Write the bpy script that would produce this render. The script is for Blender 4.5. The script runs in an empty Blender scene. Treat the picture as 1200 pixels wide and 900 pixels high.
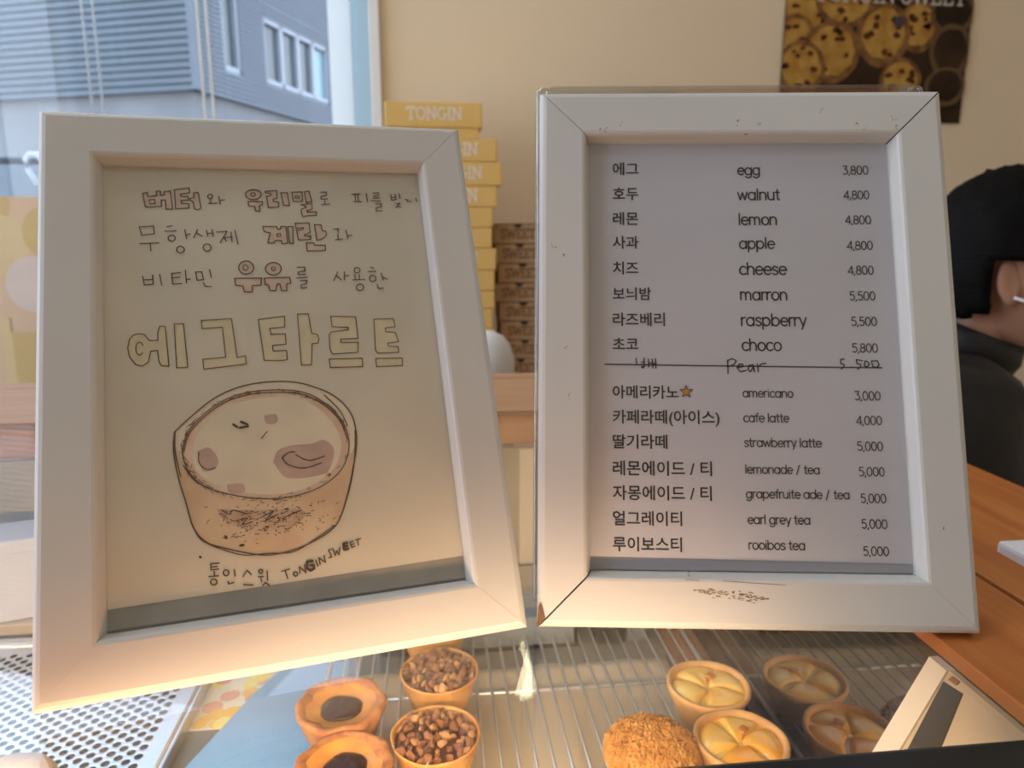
import bpy, bmesh, math, random
from mathutils import Vector, Matrix, noise
R_ = math.radians
sc = bpy.context.scene
col = sc.collection
CZ = 1.485                      # eye height of the camera above the floor

# ---------------------------------------------------------------- camera
cd = bpy.data.cameras.new('camera')
cam = bpy.data.objects.new('camera', cd); col.objects.link(cam)
cam.location = (0, 0, CZ)
cam.rotation_euler = (R_(90 - 11.827), 0, R_(-6.112))
cd.sensor_width = 36; cd.lens = 850 / 1200 * 36; cd.clip_start = 0.02; cd.clip_end = 200
cd.dof.use_dof = True; cd.dof.focus_distance = 0.33; cd.dof.aperture_fstop = 12.0
sc.camera = cam
sc.view_settings.view_transform = 'Standard'; sc.view_settings.look = 'None'
sc.view_settings.gamma = 1; sc.view_settings.use_curve_mapping = False
sc.view_settings.exposure = -0.56
sc.cycles.max_bounces = 14; sc.cycles.transparent_max_bounces = 24; sc.cycles.glossy_bounces = 6
sc.cycles.transmission_bounces = 12
sc.cycles.use_denoising = True; sc.cycles.sample_clamp_indirect = 6

# ---------------------------------------------------------------- sky
SKY = 6.0
w = bpy.data.worlds.new('sky'); sc.world = w; w.use_nodes = True
nt = w.node_tree; bg = nt.nodes['Background']
tc = nt.nodes.new('ShaderNodeTexCoord'); sp = nt.nodes.new('ShaderNodeSeparateXYZ'); rp = nt.nodes.new('ShaderNodeValToRGB')
nt.links.new(tc.outputs['Generated'], sp.inputs[0]); nt.links.new(sp.outputs['Z'], rp.inputs[0]); nt.links.new(rp.outputs[0], bg.inputs[0])
rp.color_ramp.elements[0].color = (0.84, 0.90, 1, 1); rp.color_ramp.elements[1].color = (0.50, 0.70, 1, 1)
bg.inputs[1].default_value = SKY

# ---------------------------------------------------------------- lights of the room
def area(name, loc, rot, sx, sy, power, color, portal=False):
    l = bpy.data.lights.new(name, 'AREA'); l.shape = 'RECTANGLE'; l.size = sx; l.size_y = sy
    l.energy = power; l.color = color
    o = bpy.data.objects.new(name, l); o.location = loc; o.rotation_euler = rot; col.objects.link(o)
    if portal: l.cycles.is_portal = True
    return o
RX0, RX1, RY0, RY1, RZ = -2.2, 2.6, -2.2, 2.1, 3.6
area('window_portal', (-1.2, RY1 - .01, 2.2), (R_(-90), 0, 0), 2.0, 2.35, 1, (1, 1, 1), True)
area('window_portal_left', (RX0 + .01, .5, 2.2), (0, R_(-90), 0), 2.35, 2.8, 1, (1, 1, 1), True)
# unseen ceiling panel lamps, added to brighten the room
area('added_ceiling_light', (-.7, .45, RZ - .07), (0, 0, 0), .9, .3, 6, (1, 1, 1))
area('added_ceiling_light', (1.5, -.7, RZ - .07), (0, 0, 0), .9, .3, 2.0, (1, .95, .88))
# warm LED strip under the front rail of the display case
area('case_strip_light', (-.28, .226, CZ - .203), (R_(100), 0, 0), .82, .010, .80, (1, .38, .11))
area('case_down_light', (-.28, .222, CZ - .207), (R_(42), 0, 0), .82, .010, 4.5, (1, .78, .52))

# ---------------------------------------------------------------- helpers
def tag(o, label=None, cat=None, group=None, kind=None):
    if label: o['label'] = label
    if cat: o['category'] = cat
    if group: o['group'] = group
    if kind: o['kind'] = kind
    return o
def empty(name, loc=(0, 0, 0), rz=0, mat=None):
    o = bpy.data.objects.new(name, None); col.objects.link(o); o.empty_display_size = .02
    if mat is not None: o.matrix_world = mat
    else: o.location = loc; o.rotation_euler = (0, 0, rz)
    return o
def link(name, me, mats=None, parent=None, smooth=False):
    o = bpy.data.objects.new(name, me); col.objects.link(o)
    if mats is not None:
        for m in (mats if isinstance(mats, (list, tuple)) else [mats]): me.materials.append(m)
    if smooth:
        for p in me.polygons: p.use_smooth = True
    if parent is not None: o.parent = parent
    return o
def obj(name, bm, mats, parent=None, smooth=False):
    me = bpy.data.meshes.new(name); bm.to_mesh(me); bm.free()
    return link(name, me, mats, parent, smooth)
def copy_tree(o, parent=None):
    c = o.copy(); col.objects.link(c); c.parent = parent
    for ch in list(o.children): copy_tree(ch, c)
    return c
def box(bm, x0, x1, y0, y1, z0, z1, bev=0, seg=2, M=None, mi=0):
    r = bmesh.ops.create_cube(bm, size=1)
    vs = r['verts']
    for v in vs:
        v.co = Vector(((x0 + x1) / 2 + v.co.x * (x1 - x0), (y0 + y1) / 2 + v.co.y * (y1 - y0), (z0 + z1) / 2 + v.co.z * (z1 - z0)))
    fs = list({f for v in vs for f in v.link_faces})
    for f in fs: f.material_index = mi
    if bev:
        es = list({e for v in vs for e in v.link_edges})
        rr = bmesh.ops.bevel(bm, geom=es, offset=bev, segments=seg, profile=.6, affect='EDGES')
        vs = list({v for f in rr['faces'] for v in f.verts} | {v for v in vs if v.is_valid})
        for f in rr['faces']: f.material_index = mi
    if M is not None:
        for v in vs: v.co = M @ v.co
    return vs
def boxobj(name, b, mat, parent=None, bev=0, seg=2):
    bm = bmesh.new(); box(bm, *b, bev=bev, seg=seg); return obj(name, bm, mat, parent)
def lathe(bm, prof, n=48, c=(0, 0, 0), cap0=True, cap1=True, fn=None, mi=0):
    rings = []
    for r, z in prof:
        ring = []
        for i in range(n):
            a = 2 * math.pi * i / n
            p = Vector((r * math.cos(a), r * math.sin(a), z))
            if fn: p = fn(p)
            ring.append(bm.verts.new(p + Vector(c)))
        rings.append(ring)
    for k in range(len(rings) - 1):
        for i in range(n):
            f = bm.faces.new((rings[k][i], rings[k][(i + 1) % n], rings[k + 1][(i + 1) % n], rings[k + 1][i])); f.material_index = mi
    if cap0: bm.faces.new(rings[0][::-1]).material_index = mi
    if cap1: bm.faces.new(rings[-1]).material_index = mi
def tube(bm, pts, r, n=8, mi=0):
    pts = [Vector(p) for p in pts]; rings = []
    for i, p in enumerate(pts):
        d = (pts[min(i + 1, len(pts) - 1)] - pts[max(i - 1, 0)]).normalized()
        a = d.cross(Vector((0, 0, 1)));  a = a if a.length > .1 else d.cross(Vector((1, 0, 0)))
        a.normalize(); b = d.cross(a)
        rr = r[i] if isinstance(r, (list, tuple)) else r
        rings.append([bm.verts.new(p + (a * math.cos(2 * math.pi * k / n) + b * math.sin(2 * math.pi * k / n)) * rr) for k in range(n)])
    for k in range(len(rings) - 1):
        for i in range(n):
            f = bm.faces.new((rings[k][i], rings[k][(i + 1) % n], rings[k + 1][(i + 1) % n], rings[k + 1][i])); f.material_index = mi
    bm.faces.new(rings[0][::-1]); bm.faces.new(rings[-1])
    bmesh.ops.recalc_face_normals(bm, faces=bm.faces)
def smooth(o):
    for p in o.data.polygons: p.use_smooth = True
    return o

# ---------------------------------------------------------------- materials
def mat(name, color, rough=.5, metal=0, var=0, vscale=20, bump=0, bscale=60, bdist=.001, color2=None, spec=.5, trans=0, ior=1.45, emit=None, estr=0, stretch=None, coat=0, sss=0, detail=4, ramp=(.35, .65)):
    m = bpy.data.materials.new(name); m.use_nodes = True; N = m.node_tree; b = N.nodes['Principled BSDF']
    c = tuple(color) + (1,)
    b.inputs['Base Color'].default_value = c; b.inputs['Roughness'].default_value = rough; b.inputs['Metallic'].default_value = metal
    b.inputs['Specular IOR Level'].default_value = spec; b.inputs['Transmission Weight'].default_value = trans; b.inputs['IOR'].default_value = ior
    b.inputs['Coat Weight'].default_value = coat; b.inputs['Coat Roughness'].default_value = .08
    if sss:
        b.inputs['Subsurface Weight'].default_value = sss; b.inputs['Subsurface Scale'].default_value = .004
    if emit: b.inputs['Emission Color'].default_value = tuple(emit) + (1,); b.inputs['Emission Strength'].default_value = estr
    if var or color2 or bump:
        t = N.nodes.new('ShaderNodeTexCoord'); mp = N.nodes.new('ShaderNodeMapping'); N.links.new(t.outputs['Object'], mp.inputs[0])
        if stretch: mp.inputs['Scale'].default_value = stretch
    if var or color2:
        nz = N.nodes.new('ShaderNodeTexNoise'); nz.inputs['Scale'].default_value = vscale; nz.inputs['Detail'].default_value = detail
        N.links.new(mp.outputs[0], nz.inputs[0]); r = N.nodes.new('ShaderNodeValToRGB'); N.links.new(nz.outputs[0], r.inputs[0])
        c2 = tuple(color2) + (1,) if color2 else tuple(x * (1 - var) for x in color) + (1,)
        r.color_ramp.elements[0].color = c2; r.color_ramp.elements[1].color = c
        r.color_ramp.elements[0].position = ramp[0]; r.color_ramp.elements[1].position = ramp[1]
        N.links.new(r.outputs[0], b.inputs['Base Color'])
    if bump:
        n2 = N.nodes.new('ShaderNodeTexNoise'); n2.inputs['Scale'].default_value = bscale; n2.inputs['Detail'].default_value = 5
        N.links.new(mp.outputs[0], n2.inputs[0]); bp = N.nodes.new('ShaderNodeBump'); bp.inputs['Strength'].default_value = bump; bp.inputs['Distance'].default_value = bdist
        N.links.new(n2.outputs[0], bp.inputs['Height']); N.links.new(bp.outputs[0], b.inputs['Normal'])
    return m
def pane_mat(name, tint=(1, 1, 1), ior=1.5, gain=1.0, rough=0.0):
    m = bpy.data.materials.new(name); m.use_nodes = True; N = m.node_tree; N.nodes.clear()
    o = N.nodes.new('ShaderNodeOutputMaterial'); mx = N.nodes.new('ShaderNodeMixShader'); t = N.nodes.new('ShaderNodeBsdfTransparent')
    g = N.nodes.new('ShaderNodeBsdfGlossy'); f = N.nodes.new('ShaderNodeFresnel'); mu = N.nodes.new('ShaderNodeMath'); mu.operation = 'MULTIPLY'; mu.use_clamp = True
    t.inputs[0].default_value = tuple(tint) + (1,); g.inputs['Roughness'].default_value = rough; f.inputs['IOR'].default_value = ior
    mu.inputs[1].default_value = gain
    ge = N.nodes.new('ShaderNodeNewGeometry'); mr = N.nodes.new('ShaderNodeMapRange')   # a pane's far side reflects like its near side
    mr.inputs['To Min'].default_value = ior; mr.inputs['To Max'].default_value = 1 / ior
    N.links.new(ge.outputs['Backfacing'], mr.inputs['Value']); N.links.new(mr.outputs[0], f.inputs['IOR'])
    N.links.new(f.outputs[0], mu.inputs[0]); N.links.new(mu.outputs[0], mx.inputs[0]); N.links.new(t.outputs[0], mx.inputs[1]); N.links.new(g.outputs[0], mx.inputs[2]); N.links.new(mx.outputs[0], o.inputs[0])
    return m
M = {}
M['frame'] = mat('white_painted_wood', (.66, .66, .645), .42, var=.05, vscale=9, bump=.06, bscale=90, bdist=.0004)
M['backing'] = mat('dark_backing_board', (.05, .035, .025), .8)
M['sheet_grey'] = mat('grey_inner_mount', (.40, .41, .46), .6)
M['paper_menu'] = mat('white_menu_paper', (.63, .635, .70), .6, var=.04, vscale=14)
M['paper_draw'] = mat('aged_drawing_paper', (.80, .76, .645), .65, var=.10, vscale=16, bump=.3, bscale=22, bdist=.002)
M['paper_draw_edge'] = mat('grey_paper_behind_drawing', (.44, .43, .39), .6, var=.2, vscale=40)
M['ink'] = mat('black_print', (.02, .02, .022), .6)
M['pen'] = mat('brown_pen', (.16, .10, .07), .7, var=.5, vscale=120)
M['penlight'] = mat('ochre_pencil', (.27, .15, .06), .7, vscale=80, color2=(.10, .065, .04))
M['penred'] = mat('sepia_pencil', (.17, .095, .065), .7)
M['pink'] = mat('pink_wash', (.80, .65, .54), .65, var=.12, vscale=150)
M['yellowwash'] = mat('yellow_wash', (.82, .75, .53), .65, var=.10, vscale=90)
M['wash1'] = mat('cream_wash', (.90, .83, .66), .65, var=.10, vscale=60)
M['wash2'] = mat('orange_side_wash', (.84, .68, .47), .65, color2=(.72, .52, .34), vscale=45)
M['wash3'] = mat('peach_ring_wash', (.78, .58, .43), .65, color2=(.86, .74, .57), vscale=60)
M['wash4'] = mat('mauve_wash', (.68, .50, .43), .65, var=.15, vscale=120)
M['wash5'] = mat('brown_toast_wash', (.60, .42, .30), .65, color2=(.80, .62, .44), vscale=110)
M['star'] = mat('orange_star', (.62, .27, .04), .6)
M['scuff'] = mat('brown_scuff', (.42, .30, .20), .7, var=.6, vscale=300)
M['chip'] = mat('bare_brown_wood_chip', (.20, .11, .06), .7, var=.5, vscale=200)
M['scuffdark'] = mat('grey_scuff', (.20, .17, .14), .7)
M['pane'] = pane_mat('picture_glass', gain=1.0)
M['case_glass'] = pane_mat('display_case_glass', tint=(.985, .992, .985), ior=1.55, gain=1.0)
M['window_glass'] = pane_mat('window_glass', tint=(.98, .99, 1), gain=1.0)
M['acrylic_pane'] = pane_mat('clear_acrylic', tint=(.96, .96, .96), ior=1.49)
M['acrylic_edge'] = pane_mat('clear_acrylic_edge', tint=(.90, .92, .93), ior=1.9, gain=1.6, rough=.08)
def wood(name, c1, c2, rough=.42, stretch=(3, 40, 40), vs=1.2):
    return mat(name, c1, rough, color2=c2, vscale=vs * 3, stretch=stretch, bump=.12, bscale=30, bdist=.0006, detail=8, ramp=(.3, .7))
M['wood_y'] = wood('orange_oak_along_depth', (.58, .205, .050), (.43, .13, .028), stretch=(30, 2.5, 30))
M['wood_x'] = wood('orange_oak_along_width', (.56, .31, .17), (.46, .23, .11), stretch=(2.5, 30, 30))
M['wood_dark'] = wood('brown_wood_strip', (.30, .13, .055), (.20, .08, .03), stretch=(40, 3, 40))
M['black_rail'] = mat('black_metal_rail', (.025, .026, .028), .35, metal=.3, var=.3, vscale=30)
M['smoke'] = None
M['steel'] = mat('brushed_steel', (.86, .86, .85), .30, metal=.75)
M['tray_steel'] = mat('perforated_steel', (.66, .70, .76), .30, metal=1, bump=.05, bscale=8)
M['parchment'] = mat('baking_parchment', (.60, .50, .36), .55, color2=(.53, .42, .28), vscale=3, stretch=(9, 1.2, 1))
M['case_floor'] = mat('pale_stone_case_floor', (.17, .17, .15), .3, var=.15, vscale=12)
M['grey_plastic'] = mat('grey_blue_plastic', (.25, .29, .33), .5)
M['dark_plastic'] = mat('black_plastic', (.03, .028, .025), .4)
M['frosted'] = mat('olive_beige_frosted_door', (.42, .36, .25), .35, var=.25, vscale=7)
M['lavender'] = mat('lavender_card', (.62, .63, .72), .5)
M['cream_card'] = mat('cream_card', (.74, .64, .50), .6)
M['beige_panel'] = mat('beige_laminate', (.55, .43, .29), .5, var=.1, vscale=10)
M['cream'] = mat('cream_paint', (.72, .63, .50), .5)
M['wall'] = mat('beige_wall_paint', (.80, .655, .465), .8, var=.04, vscale=3, bump=.05, bscale=200)
M['white'] = mat('white_paint', (.82, .83, .84), .45)
M['ceiling'] = mat('white_ceiling_paint', (.78, .76, .72), .85)
M['floor'] = mat('grey_tile', (.30, .28, .26), .5, var=.1, vscale=5)
M['yellow_card'] = mat('yellow_card', (.80, .53, .17), .5, var=.05, vscale=8)
M['kraft'] = mat('kraft_card', (.50, .33, .18), .7, var=.12, vscale=40)
M['kraft_print'] = mat('brown_print', (.22, .12, .05), .7)
M['kraft_dark'] = mat('dark_notch', (.05, .03, .02), .8)
M['white_print'] = mat('white_print', (.86, .78, .66), .5)
M['white_plastic'] = mat('white_plastic', (.82, .83, .85), .35)
M['cord'] = mat('white_cord', (.85, .84, .80), .6)
M['cord_reflection'] = mat('pale_cord_reflection', (.55, .64, .70), .6)
M['siding'] = mat('blue_grey_metal_siding', (.085, .115, .140), .45, var=.12, vscale=1.5)
M['siding_r'] = mat('blue_grey_rib_siding', (.105, .130, .160), .5, var=.10, vscale=2)
M['render_wall'] = mat('pale_render', (.185, .195, .205), .8, var=.15, vscale=2)
M['win_white'] = mat('white_window_frame', (.27, .30, .34), .5)
M['win_glass_out'] = mat('dark_window_glass', (.05, .07, .08), .2, spec=.8)
M['win_glass_teal'] = mat('teal_window_film', (.20, .32, .36), .2)
M['curtain'] = mat('pale_curtain', (.42, .40, .36), .8)
M['asphalt'] = mat('asphalt', (.18, .19, .20), .9)
M['pipe'] = mat('dark_blue_pipe', (.07, .10, .14), .4)
M['hook'] = mat('pale_blue_plastic_hook', (.70, .80, .92), .4)
M['crust_choc'] = mat('browned_crust', (.55, .24, .08), .6, color2=(.34, .12, .04), vscale=70, bump=.9, bscale=260, bdist=.0016, sss=.1)
M['custard_choc'] = mat('amber_filling', (.68, .31, .05), .35, color2=(.54, .22, .06), vscale=60, bump=.3, bscale=160, bdist=.001, coat=.15)
M['choc'] = mat('dark_chocolate', (.024, .008, .006), .3, bump=.6, bscale=160, bdist=.002, spec=.35)
M['crust_pale'] = mat('golden_crust', (.68, .36, .10), .6, color2=(.54, .24, .06), vscale=50, bump=.4, bscale=200, bdist=.001, sss=.1)
M['nut1'] = mat('caramel_walnut', (.40, .17, .065), .3, color2=(.22, .08, .035), vscale=180, bump=.5, bscale=260, bdist=.001, coat=.4)
M['nut2'] = mat('light_walnut', (.62, .34, .14), .35, color2=(.46, .21, .08), vscale=160, bump=.5, bscale=260, bdist=.001, coat=.3)
M['nut3'] = mat('dark_walnut', (.16, .06, .03), .35, bump=.5, bscale=260, bdist=.001, coat=.3)
M['crumb'] = mat('brown_sugar_crumb', (.62, .32, .09), .9, color2=(.44, .19, .04), vscale=150)
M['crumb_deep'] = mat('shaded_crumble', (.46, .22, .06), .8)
M['crust_apple'] = mat('light_baked_crust', (.74, .45, .18), .55, color2=(.60, .31, .10), vscale=40, bump=.35, bscale=180, bdist=.001, sss=.1)
M['apple'] = mat('glazed_apple', (.92, .64, .18), .2, color2=(.88, .50, .08), vscale=45, coat=.5, sss=.2)
M['apple_glaze'] = mat('syrup_soaked_apple', (.90, .48, .07), .12, color2=(.84, .38, .03), vscale=45, coat=.7, sss=.2)
M['apple_bit'] = mat('orange_peel_bit', (.66, .24, .02), .25, coat=.5)
M['bread'] = mat('pale_bread', (.66, .46, .28), .7, var=.15, vscale=60)
M['hair'] = mat('black_hair', (.0025, .002, .002), .6, bump=.6, bscale=60, bdist=.003, stretch=(1, 1, 6), spec=.12)
M['skin'] = mat('skin', (.56, .30, .20), .5, sss=.15, var=.08, vscale=20)
M['jacket'] = mat('black_padded_jacket', (.009, .0075, .008), .5, bump=.4, bscale=14, bdist=.01)
M['mask'] = mat('white_mask', (.80, .80, .82), .7)
M['lamp_glow'] = mat('glowing_lamp_shade', (1, .95, .8), .5, emit=(1, .86, .55), estr=14)
M['added_lamp_panel'] = mat('added_glowing_panel', (1, .95, .85), .5, emit=(1, .86, .68), estr=6)
M['led'] = mat('glowing_led_strip', (1, .8, .5), .5, emit=(1, .55, .22), estr=2)
def mirror_mat():
    m = bpy.data.materials.new('smoked_mirror_glass'); m.use_nodes = True; N = m.node_tree; b = N.nodes['Principled BSDF']
    b.inputs['Base Color'].default_value = (.26, .235, .205, 1); b.inputs['Metallic'].default_value = 1; b.inputs['Roughness'].default_value = .03
    return m
M['smoke'] = mirror_mat()
def sheer(name, c):
    m = mat(name, c, .8); N = m.node_tree; b = N.nodes['Principled BSDF']; o = N.nodes['Material Output']
    t = N.nodes.new('ShaderNodeBsdfTranslucent'); t.inputs[0].default_value = tuple(c) + (1,); mx = N.nodes.new('ShaderNodeMixShader'); mx.inputs[0].default_value = .6
    N.links.new(b.outputs[0], mx.inputs[1]); N.links.new(t.outputs[0], mx.inputs[2]); N.links.new(mx.outputs[0], o.inputs[0]); return m
M['sheer'] = sheer('white_sheer_curtain', (.92, .96, .97)); M['sheer_blue'] = sheer('blue_sheer_lining', (.62, .74, .80))

# ---------------------------------------------------------------- pen strokes and print lying flat on a sheet (local x, y in metres)
def stroke(bm, pts, r, z, mi=0, closed=False, dz=0):
    zz = [z]
    P = [Vector((p[0], p[1], z)) for p in pts]
    if closed: P.append(P[0])
    for a, b in zip(P, P[1:]):
        d = b - a
        if d.length < 1e-7: continue
        n = Vector((-d.y, d.x, 0)).normalized() * r
        up = Vector((0, 0, zz[0] - z)); zz[0] += dz
        f = bm.faces.new([bm.verts.new(q + up) for q in (a - n, b - n, b + n, a + n)]); f.material_index = mi
    for a in P:
        zz[0] += dz
        f = bm.faces.new([bm.verts.new(a + Vector((math.cos(k * math.pi / 4) * r, math.sin(k * math.pi / 4) * r, zz[0] - z))) for k in range(8)]); f.material_index = mi
def polyfill(bm, pts, z, mi=0):
    vs = [bm.verts.new((p[0], p[1], z)) for p in pts]
    f = bm.faces.new(vs); f.material_index = mi; f.normal_update()
    if f.normal.z < 0: f.normal_flip()
    bmesh.ops.triangulate(bm, faces=[f])
def arc(cx, cy, rx, ry, a0, a1, n=12):
    return [(cx + rx * math.cos(R_(a0 + (a1 - a0) * i / n)), cy + ry * math.sin(R_(a0 + (a1 - a0) * i / n))) for i in range(n + 1)]
O_ = lambda cx=.48, cy=.5, rx=.42, ry=.5: arc(cx, cy, rx, ry, 0, 360, 18)
GL = {  # glyph: (advance, strokes); x-height 1
 'a': (1.08, [O_(), [(.9, 1), (.9, 0)]]), 'b': (1.08, [[(.08, 1.45), (.08, 0)], O_(.5)]), 'c': (.9, [arc(.48, .5, .42, .5, 45, 315)]),
 'd': (1.08, [O_(), [(.9, 1.45), (.9, 0)]]), 'e': (.98, [[(.06, .52), (.89, .52)] + arc(.47, .5, .42, .5, 2, 318)[0:]]),
 'f': (.62, [[(.25, 0), (.25, 1.15)] + arc(.5, 1.17, .25, .28, 180, 80, 6), [(.02, .98), (.52, .98)]]),
 'g': (1.08, [O_(), [(.9, 1), (.9, 0)] + arc(.48, -.02, .42, .42, 0, -150, 8)]),
 'h': (1.0, [[(.08, 1.45), (.08, 0)], arc(.45, .6, .36, .4, 180, 0, 8) + [(.81, 0)]]), 'i': (.34, [[(.12, 1), (.12, 0)], [(.12, 1.36), (.12, 1.38)]]),
 'l': (.34, [[(.12, 1.45), (.12, 0)]]), 'm': (1.5, [[(.08, 1), (.08, 0)], arc(.38, .65, .3, .35, 180, 0, 8) + [(.68, 0)], arc(.98, .65, .3, .35, 180, 0, 8) + [(1.28, 0)]]),
 'n': (1.0, [[(.08, 1), (.08, 0)], arc(.45, .6, .36, .4, 180, 0, 8) + [(.81, 0)]]), 'o': (1.02, [O_()]), 'p': (1.08, [[(.08, 1), (.08, -.43)], O_(.5)]),
 'r': (.62, [[(.08, 1), (.08, 0)], arc(.42, .62, .34, .38, 180, 70, 6)]),
 's': (.8, [[(.66, .84), (.5, .97), (.3, 1), (.12, .9), (.09, .74), (.2, .6), (.5, .46), (.66, .34), (.66, .16), (.5, .02), (.28, 0), (.08, .12)]]),
 't': (.62, [[(.25, 1.35), (.25, .18), (.34, .02), (.5, .02)], [(.02, .98), (.5, .98)]]), 'u': (1.0, [[(.08, 1), (.08, .42)] + arc(.44, .42, .36, .42, 180, 360, 8) + [(.8, 1)], [(.8, 1), (.8, 0)]]),
 'w': (1.3, [[(.03, 1), (.33, 0), (.62, .95), (.91, 0), (1.2, 1)]]), 'y': (.9, [[(.05, 1), (.42, .05)], [(.8, 1), (.28, -.42)]]),
 '/': (.9, [[(.1, -.15), (.6, 1.4)]]), ' ': (.45, []), ',': (.34, [[(.16, .08), (.06, -.22)]]),
 '0': (.98, [O_(.45, .7, .38, .7)]), '8': (.96, [O_(.45, 1.05, .31, .34), O_(.45, .37, .38, .37)]),
 '3': (.92, [[(.1, 1.4), (.74, 1.4), (.42, .86)] + arc(.42, .44, .38, .43, 85, -140, 10)]),
 '4': (.98, [[(.72, 0), (.72, 1.4), (.06, .36), (.92, .36)]]),
 '5': (.94, [[(.74, 1.4), (.2, 1.4), (.14, .8)] + arc(.42, .45, .38, .45, 120, -140, 10)]),
 'T': (1.15, [[(.02, 1.15), (.02, 1.4), (1.02, 1.4), (1.02, 1.15)], [(.52, 1.4), (.52, 0)], [(.32, 0), (.72, 0)]]),
 'O': (1.3, [O_(.6, .7, .52, .7)]), 'N': (1.35, [[(.0, 1.4), (.25, 1.4), (1.05, 0), (1.05, 1.4)], [(.2, 1.4), (.2, 0)], [(.04, 0), (.36, 0)], [(.9, 1.4), (1.2, 1.4)]]),
 'G': (1.3, [arc(.6, .7, .52, .7, 50, 330, 16) + [(1.05, .6)], [(.8, .6), (1.2, .6)]]), 'I': (.6, [[(.25, 1.4), (.25, 0)], [(.05, 0), (.45, 0)], [(.05, 1.4), (.45, 1.4)]]),
 'S': (1.0, [[(.8, 1.15), (.7, 1.36), (.4, 1.4), (.12, 1.22), (.12, .95), (.42, .74), (.74, .55), (.8, .25), (.6, .02), (.3, 0), (.08, .2)]]),
 'W': (1.6, [[(.05, 1.4), (.42, 0), (.75, 1.25), (1.1, 0), (1.45, 1.4)], [(-.1, 1.4), (.22, 1.4)], [(1.3, 1.4), (1.6, 1.4)]]),
 'E': (1.05, [[(.85, 1.15), (.85, 1.4), (.1, 1.4)], [(.22, 1.4), (.22, 0)], [(.1, 0), (.88, 0), (.88, .28)], [(.22, .72), (.65, .72)]]),
}
def word_width(s): return sum(GL[c][0] for c in s)
def word(bm, s, x, y, width, z=0, weight=.075, mi=0, align_mid=True, yscale=1.0, dz=0):
    k = width / (word_width(s) - .12)
    px = x
    for c in s:
        adv, strokes = GL[c]
        for st in strokes:
            stroke(bm, [(px + p[0] * k, y + (p[1] - .5) * k * yscale) for p in st], weight * k, z + (px - x) * .0005, mi, dz=dz)
        px += adv * k
def hangul(s, offset=.013):
    c = bpy.data.curves.new('t', 'FONT'); c.body = s; c.offset = offset; c.resolution_u = 3
    o = bpy.data.objects.new('t', c); col.objects.link(o)
    dg = bpy.context.evaluated_depsgraph_get()
    me = bpy.data.meshes.new_from_object(o.evaluated_get(dg))
    bpy.data.objects.remove(o); bpy.data.curves.remove(c)
    return me
def add_hangul(bm, s, x, y, width, z=0, mi=0):
    me = hangul(s); xs = [v.co.x for v in me.vertices]; ys = [v.co.y for v in me.vertices]
    # vertical centre from the whole cell, not from brackets
    k = width / (max(xs) - min(xs)); x0 = min(xs); yc = .33
    vs = [bm.verts.new((x + (v.co.x - x0) * k, y + (v.co.y - yc) * k, z)) for v in me.vertices]
    for p in me.polygons:
        try: bm.faces.new([vs[i] for i in p.vertices]).material_index = mi
        except ValueError: pass
    bpy.data.meshes.remove(me)

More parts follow.
